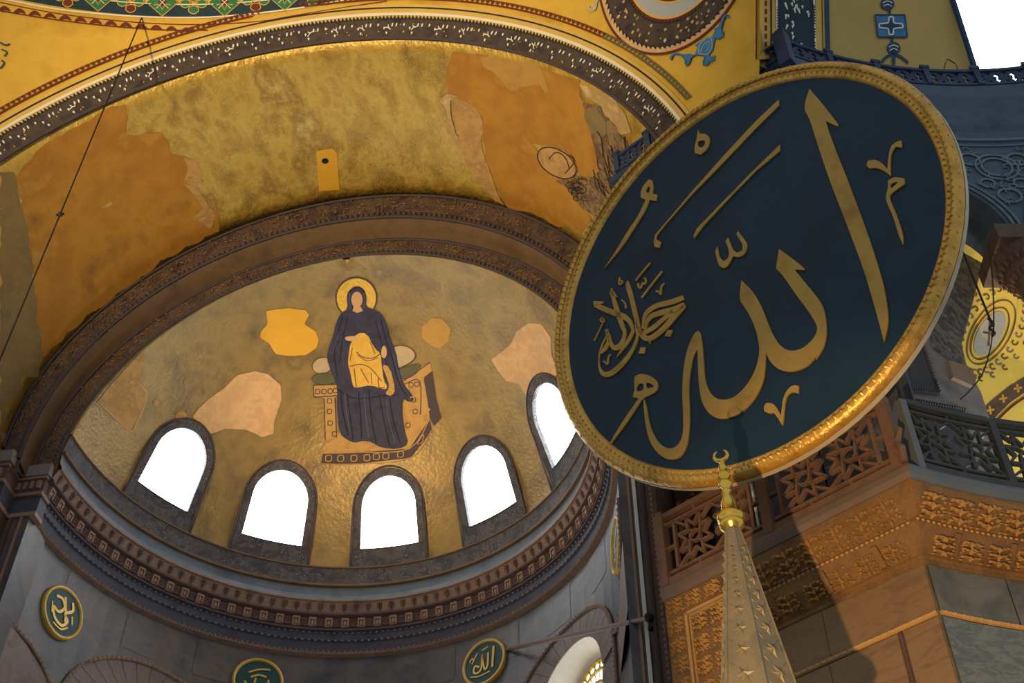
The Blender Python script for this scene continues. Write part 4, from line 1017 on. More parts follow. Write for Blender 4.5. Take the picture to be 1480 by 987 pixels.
glyph('diacritic', b_([(335, 25), (370, 70), (400, 110), (402, 150), (380, 195), (340, 213), (300, 205), (280, 245), (255, 285), (225, 290), (200, 270), (185, 220), (172, 170), (190, 135), (195, 170), (205, 215), (235, 240), (265, 220), (275, 185), (262, 130), (247, 100), (265, 70), (280, 110), (300, 160), (330, 180), (365, 165), (372, 130), (350, 85), (325, 50)]))
glyph('diacritic', d_([(1145, -107), (1147, -70), (1000, 75), (800, 285), (600, 490), (450, 660), (390, 735), (385, 760), (415, 775), (405, 812), (375, 805), (370, 770), (380, 730), (470, 625), (600, 470), (800, 245), (1000, 30)]), sm=0)
glyph('diacritic', d_([(1153, 172), (1153, 212), (1000, 340), (800, 545), (680, 675), (620, 755), (618, 735), (640, 690), (790, 535), (980, 340)]), sm=0)
glyph('diacritic', d_([(645, 80), (655, 105), (690, 105), (715, 125), (718, 160), (700, 205), (660, 235), (625, 225), (622, 190), (635, 140)]), [d_([(640, 165), (650, 190), (675, 190), (690, 165), (685, 145), (650, 148)])])
glyph('diacritic', d_([(340, 388), (362, 395), (370, 440), (362, 475), (392, 485), (385, 522), (345, 515), (320, 580), (250, 690), (180, 800), (130, 860), (60, 942), (130, 840), (200, 720), (270, 620), (320, 515), (290, 500), (288, 475), (300, 430)]), [d_([(318, 468), (335, 428), (348, 440), (342, 472)])])
glyph('diacritic', e_([(405, 233), (407, 258), (385, 255), (372, 270), (365, 300), (367, 360), (350, 345), (320, 330), (290, 332), (280, 320), (285, 305), (310, 300), (335, 312), (355, 335), (357, 300), (365, 255), (385, 238)]))
glyph('diacritic', e_([(357, 375), (380, 362), (415, 368), (417, 388), (395, 402), (365, 425), (362, 440), (385, 490), (402, 540), (412, 575), (411, 605), (395, 570), (375, 500), (350, 450), (350, 425), (357, 405)]), [e_([(368, 385), (395, 378), (380, 395), (365, 405)])])
glyph('diacritic', c_([(670, 635), (668, 690), (655, 685), (620, 680), (590, 700), (575, 740), (568, 800), (562, 870), (553, 918), (520, 860), (490, 825), (460, 835), (425, 815), (420, 785), (440, 757), (480, 757), (515, 790), (545, 850), (550, 790), (560, 720), (590, 660), (630, 628)]))
# the smaller phrase
s9 = 9.867
gstroke('letter', f_([(300, 300), (345, 480), (400, 660), (460, 830)])+g_([(485, 200), (470, 310), (410, 410), (340, 430), (290, 370), (255, 260), (225, 165)]), [x/s9 for x in (40, 60, 70, 60, 50, 55, 75, 70, 55, 50, 40)])
glyph('letter', f_([(300, 265), (390, 405), (345, 385), (290, 400), (275, 340)]), sm=0)
gstroke('letter', f_([(60, 500), (200, 570), (380, 640), (480, 680), (560, 750), (600, 850)])+g_([(595, 220), (530, 340), (450, 450), (375, 565)]), [x/s9 for x in (70, 75, 80, 80, 65, 45, 45, 50, 40, 10)])
glyph('letter', f_([(40, 455), (190, 460), (180, 490), (110, 500), (60, 530), (45, 510)]), sm=0)
gstroke('letter', f_([(530, 165), (535, 240), (580, 400), (640, 650), (690, 850), (730, 930)]), [x/s9 for x in (15, 65, 65, 65, 60, 60)])
gstroke('letter', f_([(640, 700), (660, 880)])+g_([(670, 260), (630, 390), (560, 520), (450, 660), (330, 770), (240, 810), (170, 790), (125, 700), (118, 600), (135, 480), (170, 380), (225, 270)]), [x/s9 for x in (30, 40, 40, 45, 55, 70, 75, 75, 60, 25, 15, 20, 22, 20)])
gstroke('letter', g_([(235, 200), (250, 330), (215, 430), (135, 500)]), [x/s9 for x in (50, 40, 60, 50)])
gstroke('letter', f_([(1325, 405), (1150, 470), (950, 520), (820, 600), (765, 700), (750, 850)]), [x/s9 for x in (70, 75, 70, 65, 50, 40)])
gstroke('letter', f_([(1340, 505), (1200, 575), (1050, 610), (880, 665), (800, 760), (775, 870)]), [x/s9 for x in (70, 90, 80, 70, 50, 40)])
gstroke('letter', f_([(1335, 530), (1190, 680), (1050, 840), (930, 940)])+g_([(850, 295), (780, 290), (720, 230), (680, 130)]), [x/s9 for x in (60, 80, 80, 80, 75, 80, 70, 50)])
gstroke('letter', f_([(1180, 600), (1030, 720), (900, 830), (760, 910)]), [x/s9 for x in (70, 60, 65, 60)])
glyph('diacritic', g_([(1100, 175), (1172, 182), (1135, 275), (1055, 262)]), sm=0)
glyph('diacritic', g_([(715, 423), (790, 425), (762, 515), (682, 512)]), sm=0)
for P, wd in ((f_([(850, -90), (740, 40), (640, 165)]), 2.2), (f_([(1020, 30), (870, 220), (725, 410)]), 2.6), (f_([(675, 200), (690, 260), (720, 260), (740, 200), (765, 215), (790, 170), (768, 118)]), 2.6), (f_([(415, 115), (405, 200), (430, 215), (452, 175), (415, 155)]), 2.2), (f_([(440, 435), (490, 485), (505, 560)]), 2.2), (f_([(930, 320), (965, 315), (1000, 360), (1005, 260), (1050, 205)]), 2.6), (f_([(175, 690), (140, 720), (160, 750), (195, 745), (170, 690)]), 2.4), (g_([(175, 75), (120, 190), (50, 330)]), 1.6), (g_([(180, 625), (205, 630), (240, 665), (255, 560), (290, 530)]), 2.2), (g_([(845, 330), (843, 370)]), 2.0)):
    gstroke('diacritic', P, wd, 4)
# iron stays holding the disc to the pier
for a in (40, 140):
    e = DU*cos(rad(a))+DV*sin(rad(a)); p = DC+e*(DR-.6)-DN*.15; t_ = (p-PA).dot(PD); t_ = min(max(t_, .3), 4.0)
    mb = MB(); mb.tube([p, pier_pt(t_, 1.5 if p.z < 25.3 else .5, p.z+.3)], .035, 6); mb.build('iron_stay', 'iron_dark', disc)

# ------------------------------------------------------------ pulpit with star-studded spire and crescent finial
MX, MY = 9.325, -10.40
mbr = empty('pulpit', (MX, MY, 0), label='gilded pulpit spire with relief stars and a crescent finial before the pier', cat='pulpit')
def oct_ring(r, z, n=8, ph=PI/8): return [Vector((MX+r*cos(2*PI*k/n+ph), MY+r*sin(2*PI*k/n+ph), z)) for k in range(n)]
ZT, ZBs = 11.42, 8.75; RT, RBs = .085, .48; NS = 6
PH = rad(11-90)
A = oct_ring(RT, ZT, NS, PH); B_ = oct_ring(RBs, ZBs, NS, PH)
for k in range(NS):
    V = [A[k], A[(k+1) % NS], B_[(k+1) % NS], B_[k]]
    fc = obj('spire_face', V, [(0, 3, 2, 1)], 'spire_gold', mbr)
    up = ((V[0]+V[1])/2-(V[2]+V[3])/2).normalized(); tx = (V[2]-V[3]).normalized(); nn = tx.cross(up).normalized()
    if nn.dot(V[0]+V[2]-2*Vector((MX, MY, V[0].z/2+V[2].z/2))) < 0: nn = -nn
    mbs = MB(); s = .0; z = .14
    while z < .97:
        c = ((V[0]+V[1])/2).lerp((V[2]+V[3])/2, z); wdt = ((V[1]-V[0]).length*(1-z)+(V[2]-V[3]).length*z)
        r = wdt*.27; star = []
        for j in range(12): rr = r if j % 2 == 0 else r*.36; an = PI/6*j; star.append(c+tx*rr*cos(an)+up*rr*1.25*sin(an)+nn*.003)
        mbs.add(star+[c+nn*.045], [(j, (j+1) % 12, 12) for j in range(12)])
        for sg in (-1, 1):
            q = c+up*r*1.55; mbs.blob(q+tx*sg*wdt*.3+nn*.002, tx*wdt*.12+up*r*.5*sg, up*.012, nn*.012)
        z += wdt*.86/(((V[0]+V[1])/2-(V[2]+V[3])/2).length)*.95+.012
    mbs.build('relief_stars', 'spire_gold', mbr, kind='stuff')
    mb = MB(); mb.tube([A[k], B_[k]], [.012, .022], 5); mb.build('spire_rib', 'spire_gold', mbr)
mb = MB(); c0 = (MX, MY, 0)
mb.lathe([(.085, 11.40), (.13, 11.44), (.15, 11.47), (.15, 11.50), (.12, 11.525), (.155, 11.55), (.165, 11.58), (.155, 11.62), (.12, 11.645), (.10, 11.66), (.088, 11.80), (.055, 11.93), (.04, 11.97), (.065, 11.995), (.04, 12.02), (.05, 12.05), (.085, 12.09), (.085, 12.12), (.045, 12.16), (.042, 12.19), (.08, 12.235), (.08, 12.265), (.04, 12.30), (.055, 12.36), (.05, 12.41), (.028, 12.45), (.04, 12.475), (.02, 12.50), (.001, 12.51)], c0, 20)
mb.build('finial_stem', 'finial_gold', mbr, smooth=True)
mb = MB(); cs_ = [( .085*sin(t), .085*(1-cos(t))) for t in lin(-2.65, 2.65, 25)]; rr = [.006+.022*cos(t/2.65*PI/2)**.8 for t in lin(-2.6499, 2.6499, 25)]
mb.tube([Vector((MX+x*.97, MY-x*.2, 12.50+z)) for x, z in cs_], rr, 8); mb.build('crescent', 'finial_gold', mbr, smooth=True)
# eave, canopy and body standing on the floor
mb = MB(); P8 = [oct_ring(r, z, NS, PH) for r, z in ((.48, 8.75), (.62, 8.70), (.64, 8.55), (.56, 8.45), (.56, 7.9), (.86, 7.85), (.86, 7.7), (.76, 7.6))]
V = [p for r_ in P8 for p in r_]; mb.add(V, [(i*NS+k, i*NS+(k+1) % NS, (i+1)*NS+(k+1) % NS, (i+1)*NS+k) for i in range(7) for k in range(NS)]); mb.build('canopy', 'spire_gold', mbr)
for sx in (-1, 1):
    for sy in (-1, 1):
        mb = MB(); mb.lathe([(.09, 4.6), (.07, 4.75), (.06, 7.5), (.09, 7.65)], (MX+.5*sx, MY+.5*sy, 0), 12); mb.build('canopy_column', 'marble_blue', mbr)
mb = MB(); mb.box((MX, MY, 2.3), (.62, 0, 0), (0, .62, 0), (0, 0, 2.3)); mb.build('pulpit_base', 'slab_stone', mbr)

# ------------------------------------------------------------ round plaques on the apse wall
def plaque(a, z, r, label, strokes):
    p = wall_pt(a, z, RW-.03); n = Vector((-sin(rad(a)), -cos(rad(a)), 0)); t = Vector((cos(rad(a)), -sin(rad(a)), 0)); u = Vector((0, 0, 1))
    e = empty('round_plaque', p-u*r, label=label, cat='plaque')
    mb = MB(); mb.lathe([(.001, .05), (r*.88, .05)], p, 36, n); mb.build('field', 'green_field', e)
    mb = MB(); mb.lathe([(r, -.06), (r, .07), (r*.96, .10), (r*.90, .10), (r*.87, .06), (r*.86, .04)], p, 40, n); mb.build('rim', 'plate_gold', e, smooth=True)
    for S, wd in strokes:
        L, R = strokepoly([(x, y) for x, y in S], wd, 5); V = [p+t*(x*r)+u*(y*r)+n*.07 for x, y in L+R]; m_ = len(L)
        obj('letter', V, [(i, i+1, m_+i+1, m_+i) for i in range(m_-1)], 'plate_gold', e)
scrA = [([(.45, .55), (.40, -.35)], .10), ([(.20, .35), (.18, -.2), (.05, -.32), (-.05, .1), (-.08, .35), (-.1, -.2), (-.25, -.38), (-.45, -.3), (-.4, -.05), (-.2, -.15)], .08), ([(-.55, .1), (-.3, .5)], .05), ([(-.6, -.45), (-.2, -.55), (.3, -.5)], .05), ([(-.1, .55), (.2, .62)], .04), ([(-.65, .2), (-.55, .35), (-.45, .2)], .05)]
scrB = [([(-.5, .4), (-.2, .45), (0, .2), (-.2, -.1), (-.5, -.05), (-.3, -.4), (.1, -.5), (.3, -.2), (.1, .0), (.4, .3), (.3, .6)], .11), ([(-.1, .6), (.1, .1), (.2, -.3)], .09), ([(-.3, -.6), (.1, -.65), (.4, -.4)], .06), ([(.45, .1), (.55, -.2)], .06), ([(-.6, .1), (-.5, -.3)], .05)]
scrC = [([(-.4, .3), (0, .5), (.4, .55)], .07), ([(-.3, .1), (0, .25), (.3, .2)], .08), ([(.35, -.5), (.1, -.3), (-.3, -.35), (-.5, -.1)], .09), ([(.4, .1), (.38, -.4)], .08), ([(-.1, .1), (-.15, -.5)], .07)]
scrD = [([(-.1, .65), (-.15, -.6)], .09), ([(.25, .5), (.2, -.1), (0, -.2), (-.35, 0)], .09), ([(.3, -.3), (0, -.45), (-.4, -.35)], .08), ([(-.4, .4), (-.35, .1)], .07)]
plaque(-72.8, 21.09, .70, 'round green plaque with thick looping gold script, beside the grey pilaster', scrB)
plaque(-26.8, 21.45, .70, 'round green plaque with only thin strokes, between two marble wall arches', scrC)
plaque(23.9, 21.42, .70, 'round green plaque with a tall upright letter, at the tie rod end', scrA)
plaque(76.2, 20.95, .70, 'round plaque seen nearly edge-on, beside the brown carved jamb', scrD)
# ------------------------------------------------------------ plaster repairs and old mosaic on the vaults
k1 = lambda P: T(0, 0, 2.96, P); k2 = lambda P: T(480, 0, 2.96, P); k4 = lambda P: T(0, 320, 2.96, P); k5 = lambda P: T(480, 280, 2.742, P)
def ell(cx, cy, rx, ry, rot=0, n=28):
    c, s = cos(rad(rot)), sin(rad(rot)); return [(cx+rx*cos(t)*c-ry*sin(t)*s, cy+rx*cos(t)*s+ry*sin(t)*c) for t in lin(0, 2*PI*(n-1)/n, n)]
def jag(P, amp=3, step=14, seed=1):
    r = random.Random(seed); return [(x+r.uniform(-amp, amp), y+r.uniform(-amp, amp)) for x, y in resample(P, step)]
def vp(name, P, m, off=.012, sm=1, amp=2.5, seed=1): return decal(name, jag(jag(P, amp*1.2, 18, seed), amp*.5, 5, seed+50), B_VAULT, m, vault, off, 22, (), sm)
vp('ochre_patch', [(184, 150), (180, 194), (233, 193), (248, 220), (272, 224), (288, 246), (292, 263), (270, 262), (300, 295), (318, 312), (318, 335), (250, 366), (170, 424), (100, 480), (62, 516), (50, 420), (40, 330), (20, 255), (60, 212), (165, 152)], 'ochre_plaster', .012)
vp('grey_patch', [(0, 246), (18, 250), (40, 330), (52, 420), (64, 516), (40, 590), (0, 640)], 'greyolive', .010)
vp('beige_patch', k1([(790, 670), (840, 690), (862, 740), (862, 778), (790, 770), (800, 720)]), 'beige_plaster', .018, 1, 1)
vp('beige_patch', k1([(790, 790), (850, 800), (890, 880), (920, 930), (900, 980), (820, 930), (870, 890)]), 'beige_plaster', .018, 1, 1, 4)
vp('cream_chip', k1([(432, 884), (470, 864), (482, 872), (440, 892)]), 'cream_plaster', .018, 0, .4)
decal('ochre_square', [(457, 218), (480, 214), (487, 220), (491, 274), (461, 276)], B_VAULT, 'ochre_clear', vault, .016)
decal('lamp_hole', ell(470, 232, 5, 4), B_VAULT, 'wire', vault, .022)
vp('ochre_patch', k2([(520, 217), (640, 237), (900, 292), (1060, 342), (1060, 410), (1080, 440), (1110, 560), (1140, 700), (1140, 740), (1100, 760), (1060, 750), (1000, 650), (940, 620), (850, 610), (880, 640), (900, 700), (1000, 790), (1060, 880), (1110, 930), (1080, 985), (960, 965), (850, 915), (750, 890), (700, 790), (660, 690), (640, 500), (570, 430), (500, 400), (480, 330)]), 'ochre_plaster', .012, 1, 1.5, 3)
vp('beige_patch', k2([(540, 418), (600, 440), (640, 500), (655, 560), (632, 600), (640, 640), (660, 690), (700, 790), (735, 880), (690, 860), (620, 760), (560, 680), (530, 520), (510, 450)]), 'beige_plaster', .018, 1, 1.5, 5)
vp('cream_chip', k2([(450, 420), (500, 400), (545, 408), (505, 430), (512, 500), (530, 560), (560, 625), (520, 600), (490, 560), (500, 520), (480, 450)]), 'cream_plaster', .024, 1, .8, 6)
vp('gold_patch', k2([(640, 242), (860, 268), (900, 292), (930, 390), (915, 397), (890, 360), (830, 370), (760, 390), (700, 310), (650, 282)]), 'tan_plaster', .018, 0, 1, 7)
vp('cream_patch', k2([(1062, 352), (1195, 412), (1258, 488), (1286, 562), (1240, 580), (1180, 500), (1150, 450), (1090, 412)]), 'cream_plaster', .018, 1, 1.5, 8)
vp('bare_patch', k2([(1075, 440), (1150, 450), (1240, 585), (1268, 604), (1272, 690), (1130, 925), (1060, 880), (1000, 790), (960, 770), (1060, 750), (1100, 765), (1140, 745), (1140, 690), (1110, 560)]), 'ghost_brown', .020, 0, 1.5, 9)
gh = vp('worn_figure', k2(ell(965, 695, 95, 58, 32)), 'beige_plaster', .026, 0, .6, 10)
stroke_decal('outline', [(k2(ell(965, 695, 92, 54, 32, 20)+[ell(965, 695, 92, 54, 32, 20)[0]]), 1.6), (k2([(930, 680), (960, 650), (1000, 670), (1020, 720)]), 1.5), (k2([(1000, 740), (1040, 690), (1020, 660)]), 1.5)], B_VAULT, 'dark_line', gh, .032)
vp('worn_figure', k2(ell(1130, 520, 68, 38, 60)), 'greyolive', .026, 0, .6, 11)
rn = random.Random(5); ss = []
for i in range(46):
    x = rn.uniform(1120, 1260); y = rn.uniform(560, 800)
    if x-1120 > (850-y)*.9: continue
    ss.append((k2([(x, y), (x+rn.uniform(5, 20), y+rn.uniform(25, 60)), (x+rn.uniform(20, 50), y+rn.uniform(60, 110))]), rn.uniform(.6, 1.8)))
stroke_decal('feather_lines', ss[:26], B_VAULT, 'dark_line', vault, .030, kind='stuff'); stroke_decal('feather_lines', ss[26:], B_VAULT, 'greyolive', vault, .030, kind='stuff')
ss = []
for i in range(16):
    x = rn.uniform(1020, 1090); y = rn.uniform(770, 860); ss.append((k2(ell(x, y, rn.uniform(10, 22), rn.uniform(8, 16), 20, 9)), .9))
stroke_decal('worn_lines', ss, B_VAULT, 'dark_line', vault, .030, kind='stuff')
def cpx(name, P, m, off=.012, sm=1, amp=1.0, seed=1, parent=None): return decal(name, jag(jag(P, amp*1.2, 14, seed), amp*.6, 5, seed+50), B_CONCH, m, parent or conch, off, 22, (), sm)
cpx('ochre_patch', k4([(1140, 380), (1240, 370), (1310, 380), (1320, 400), (1300, 440), (1350, 470), (1365, 500), (1350, 545), (1310, 570), (1240, 575), (1185, 570), (1150, 520), (1115, 500), (1115, 475), (1145, 440)]), 'ochre_clear', .014, 1, .8)
cpx('peach_patch', k4([(820, 835), (880, 770), (960, 710), (1020, 655), (1090, 640), (1150, 655), (1200, 700), (1205, 760), (1175, 850), (1170, 910), (1120, 920), (1050, 890), (960, 885), (900, 910), (850, 860)]), 'peach_plaster', .014, 1, .6, 2)
kt = cpx('pale_patch', k4([(590, 572), (615, 560), (610, 640), (600, 690), (630, 745), (580, 870), (548, 892), (415, 770), (470, 700)]), 'beige_plaster', .014, 0, .4, 3)
stroke_decal('pale_edge', [(k4([(590, 690), (628, 745), (580, 870), (548, 890), (415, 770)]), 1.8)], B_CONCH, 'peach_plaster', kt, .02)
cpx('pale_patch', k4(ell(775, 832, 24, 20)), 'beige_plaster', .014, 0, .5, 4)
cpx('pale_spot', k4(ell(666, 776, 14, 14)), 'beige_plaster', .014, 0, .2, 4)
cpx('peach_patch', k5([(632, 655), (715, 590), (730, 545), (775, 515), (830, 515), (870, 570), (870, 640), (890, 690), (890, 730), (850, 745), (815, 770), (800, 818), (770, 800), (740, 750), (690, 740), (655, 700)]), 'peach_plaster', .014, 1, .6, 5)
m_ = lambda P: T(430, 380, 3.288, P)
cpx('tan_patch', m_([(590, 300), (640, 262), (690, 262), (730, 310), (720, 370), (680, 405), (630, 390), (590, 350)]), 'tan_plaster', .014, 1, .6, 6)
cpx('pale_spot', m_(ell(838, 878, 9, 9)), 'peach_plaster', .014, 0, .2, 4)

# ------------------------------------------------------------ mosaic: plain seated robed figure on a throne
p0, n0 = hit(545, 660, B_CONCH)
fig = empty('figure_mosaic', p0, label='mosaic of a dark-robed haloed figure seated on a throne in the gold half-dome', cat='mosaic')
def fg(name, P, m, off, sm=1, holes=(), **k): return decal(name, m_(P), B_CONCH, m, fig, off, 14, [m_(h) for h in holes], sm, **k)
def fs(name, S, m, off, parent=None, **k): return stroke_decal(name, [(m_(P), w_) for P, w_ in S], B_CONCH, m, parent or fig, off, 4, **k)
th = fg('throne', [(75, 580), (190, 575), (197, 600), (192, 632), (180, 640), (190, 830), (130, 842), (125, 640), (78, 637)], 'throne_tan', .016, 0)
t2 = fg('throne', [(505, 560), (560, 510), (630, 470), (640, 510), (630, 560), (645, 640), (665, 715), (640, 745), (540, 870), (500, 850), (500, 640)], 'throne_tan', .016, 0)
fg('throne_side', [(600, 545), (640, 512), (660, 640), (684, 735), (650, 775), (630, 740), (618, 650)], 'throne_dark', .018, 0)
fs('throne_frame', [([(75, 580), (190, 576)], 1.6), ([(78, 637), (192, 630)], 1.6), ([(75, 580), (78, 637)], 1.4), ([(127, 642), (132, 840)], 1.4), ([(178, 640), (186, 830)], 1.4)], 'throne_dark', .021)
fs('throne_frame', [([(505, 560), (630, 472)], 1.4), ([(510, 575), (582, 560), (585, 720)], 1.4)], 'throne_dark', .021)
for cx, cy in ((95, 610), (125, 610), (155, 608), (180, 606), (152, 655), (152, 705), (155, 760), (175, 812), (540, 578), (568, 575), (552, 650), (560, 705), (525, 770)):
    fs('jewel', [([(cx-9, cy-9), (cx+9, cy-9), (cx+9, cy+9), (cx-9, cy+9), (cx-9, cy-10)], 1.2)], 'throne_dark', .022)
fg('footstool_top', [(190, 805), (122, 903), (300, 898), (530, 882), (625, 742), (600, 735), (520, 860)], 'throne_tan', .017, 0)
ft = fg('footstool_front', [(120, 905), (112, 955), (290, 955), (540, 925), (638, 795), (630, 740), (532, 883), (300, 900)], 'throne_dark', .019, 0)
for cx, cy in ((147, 928), (205, 928), (268, 928), (330, 925), (375, 920), (420, 917), (490, 908)):
    fs('jewel', [([(cx-12, cy-12), (cx+12, cy-13), (cx+12, cy+12), (cx-12, cy+13), (cx-12, cy-13)], 1.3)], 'throne_tan', .023)
fs('footstool_line', [([(120, 905), (300, 900), (532, 883), (630, 740)], 1.2), ([(112, 955), (290, 955), (540, 925), (638, 795)], 1.2), ([(585, 835), (600, 815), (595, 850), (570, 860), (585, 835)], 1.0)], 'throne_tan', .023)
for P, mm in ((ell(118, 487, 48, 38, -15), 'cushion_pale'), (ell(128, 550, 60, 28), 'cushion_green'), ([(450, 400), (500, 390), (550, 412), (562, 450), (520, 482), (470, 500)], 'cushion_pale'), ([(475, 505), (570, 478), (582, 500), (545, 538), (485, 548)], 'cushion_green')):
    c_o = fg('cushion', P, mm, .020, 1); fs('cushion_outline', [(P+[P[0]], 1.0)], 'throne_dark', .022, c_o)
halo = fg('halo', ell(280, 165, 97, 97), 'gold_bright', .018, 0); fs('halo_ring', [(ell(280, 165, 97, 97, 0, 40)+[(377, 165)], 2.0)], 'throne_dark', .024, halo)
rb = fg('robe', [(285, 106), (318, 122), (330, 160), (326, 205), (365, 218), (402, 240), (425, 290), (440, 360), (470, 420), (482, 500), (505, 575), (545, 622), (558, 652), (530, 662), (502, 642), (500, 720), (512, 800), (530, 862), (480, 885), (400, 880), (350, 850), (310, 845), (270, 856), (235, 840), (200, 812), (186, 700), (190, 600), (180, 560), (160, 520), (138, 450), (148, 400), (172, 340), (180, 290), (205, 238), (240, 215), (232, 160), (245, 125)], 'robe_blue', .028)
fs('fold', [([(215, 250), (190, 340), (175, 430), (190, 540)], 1.6), ([(240, 250), (215, 360), (200, 470)], 1.3), ([(395, 260), (420, 360), (455, 460), (480, 560), (520, 630)], 1.6), ([(370, 270), (400, 380), (425, 480), (455, 580)], 1.2), ([(205, 600), (215, 700), (240, 820)], 1.8), ([(235, 620), (250, 720), (265, 840)], 1.4), ([(290, 610), (300, 720), (305, 835)], 1.6), ([(340, 600), (350, 720), (375, 860)], 1.6), ([(390, 620), (410, 740), (440, 870)], 1.4), ([(440, 640), (455, 740), (490, 860)], 1.5), ([(190, 600), (260, 640), (340, 640), (440, 625)], 1.4), ([(250, 140), (265, 115), (300, 115), (320, 150)], 1.2)], 'robe_fold', .034)
fs('fold_highlight', [([(225, 615), (232, 700), (250, 800)], 1.2), ([(320, 620), (325, 720), (340, 830)], 1.1), ([(425, 650), (432, 730), (465, 850)], 1.1), ([(250, 140), (245, 180), (255, 215)], 1.4), ([(316, 140), (322, 180), (312, 212)], 1.4), ([(195, 330), (165, 430)], 1.0), ([(455, 440), (490, 560)], 1.0)], 'robe_light', .035)
fg('face', ell(283, 172, 27, 38), 'skin', .034, 0); fg('neck', [(268, 205), (300, 205), (312, 225), (285, 235), (262, 225)], 'skin', .033, 0)
cb = fg('gold_drape', [(252, 378), (285, 330), (330, 330), (365, 402), (398, 430), (400, 480), (412, 560), (430, 585), (418, 603), (350, 578), (285, 592), (264, 588), (252, 520), (240, 480), (244, 430)], 'child_gold', .036)
fs('drape_fold', [([(280, 420), (310, 445), (360, 450), (395, 430)], 1.3), ([(285, 435), (330, 462), (385, 450)], 1.0), ([(250, 490), (300, 480), (350, 500), (400, 560)], 1.2), ([(270, 500), (280, 590)], 1.2), ([(300, 500), (340, 570)], 1.1), ([(350, 520), (355, 575)], 1.0), ([(385, 545), (390, 590), (415, 590)], 1.4), ([(345, 370), (370, 430)], 1.1), ([(262, 400), (250, 460)], 1.0)], 'throne_dark', .041)
fg('hand', [(222, 350), (262, 344), (292, 348), (288, 366), (235, 370)], 'skin', .040); fg('hand', [(402, 395), (420, 390), (428, 430), (415, 455), (398, 440)], 'skin', .040); fg('hand', [(400, 480), (440, 490), (468, 600), (450, 632), (415, 622), (440, 590), (425, 540)], 'throne_tan', .039)
fs('jewel', [([(535, 640), (552, 635), (558, 655)], 1.6)], 'throne_tan', .037)

# ------------------------------------------------------------ paintings on the semi-dome
BS = B_SEM
def circum(a, b, c):
    u, v_ = b-a, c-a; n = u.cross(v_); return a+(n.cross(u)*v_.dot(v_)+v_.cross(n)*u.dot(u))/(2*n.dot(n)), n.normalized()
q3 = [hit(x, y, BS)[0] for x, y in ((20, -2), (250, 24.5), (490, 1))]
tc_, tn_ = circum(*q3); tr_ = (q3[1]-tc_).length; te_ = (q3[1]-tc_)/tr_; tf_ = tn_.cross(te_)
def teal_pt(r, t, lf): p = tc_+(te_*cos(t)+tf_*sin(t))*tr_*r; return SEM+(p-SEM).normalized()*(RS-lf)
tw_ = 1-.75/tr_
V, Fc = grid(lin(tw_, 1, 4), lin(-5.5/tr_, 5.5/tr_, 60), lambda r, t: teal_pt(r, t, .03))
gb = obj('painted_band', V, Fc, 'teal_dark', sd)
V, Fc = grid([tw_-.06/tr_, tw_], lin(-5.5/tr_, 5.5/tr_, 60), lambda r, t: teal_pt(r, t, .038)); obj('white_line', V, Fc, 'white_line', gb)
stroke_decal('white_line', [([(0, -2), (60, 10), (100, 16), (150, 21), (200, 24.5), (250, 26), (300, 25.5), (350, 22), (400, 16.5), (450, 9.5), (500, 0)], 2.2)], BS, 'white_line', gb, .038)
stroke_decal('black_line', [([(0, 4), (60, 16), (120, 25), (200, 33), (280, 36), (370, 32), (420, 24), (480, 14), (560, 2)], 1.3)], BS, 'red_brown', sd, .038)
stroke_decal('red_line', [([(0, 16), (60, 26), (120, 34), (180, 40), (240, 44), (300, 44)], 1.8)], BS, 'red_brown', sd, .038)
P = [(6+k*22, 13+k*3.6-k*k*.085) for k in range(13)]
stroke_decal('stepped_border', [([(x-8, y+2.5), (x, y-1), (x+8, y+3.5)], [2, 6, 2]) for x, y in P], BS, 'red_brown', sd, .04, kind='stuff')
def ds(cx, cy, r): return [(cx, cy-r), (cx+r*1.15, cy), (cx, cy+r), (cx-r*1.15, cy)]
for i, (cx, cy) in enumerate(((142, -3), (235, 4), (325, 4), (412, -4))):
    g = decal('painted_diamond', ds(cx, cy, 20), BS, 'green_paint', gb, .036); D = ds(cx, cy, 20)
    stroke_decal('diamond_outline', [(D+[D[0]], 1.6), ([(cx-12, cy+4), (cx-4, cy+2), (cx, cy+11), (cx+4, cy+2), (cx+12, cy+4)], 1.3)], BS, 'leaf_yellow', gb, .042, 1)
    decal('painted_flower', ell(cx, cy, 6, 6), BS, 'red_brown', gb, .042); stroke_decal('flower_outline', [([(cx-9, cy-9), (cx+9, cy+9)], 1), ([(cx+9, cy-9), (cx-9, cy+9)], 1)], BS, 'white_line', gb, .044)
for cx, cy, m1 in ((98, -4, 'red_brown'), (189, 4, 'red_brown'), (280, 6, 'green_paint'), (370, 2, 'red_brown'), (452, -6, 'green_paint')):
    for dx, dy, mm in ((-12, 0, 'green_paint'), (12, 0, 'green_paint'), (0, 9, m1), (0, -9, m1)):
        H_ = [(cx+dx-6, cy+dy-4), (cx+dx, cy+dy-6), (cx+dx+6, cy+dy-4), (cx+dx+7, cy+dy+2), (cx+dx, cy+dy+6), (cx+dx-7, cy+dy+2)]
        decal('painted_heart', H_, BS, mm, gb, .036, 25, (), 1); stroke_decal('heart_outline', [(H_+[H_[0]], 1.3)], BS, 'leaf_yellow', gb, .042, 3)
stroke_decal('painted_sprig', [([(0, 62), (8, 66), (14, 64)], 2.5), ([(2, 72), (10, 76), (6, 82)], 2.2), ([(0, 100), (6, 92), (2, 88)], 2.4)], BS, 'blue_dark', sd, .04)
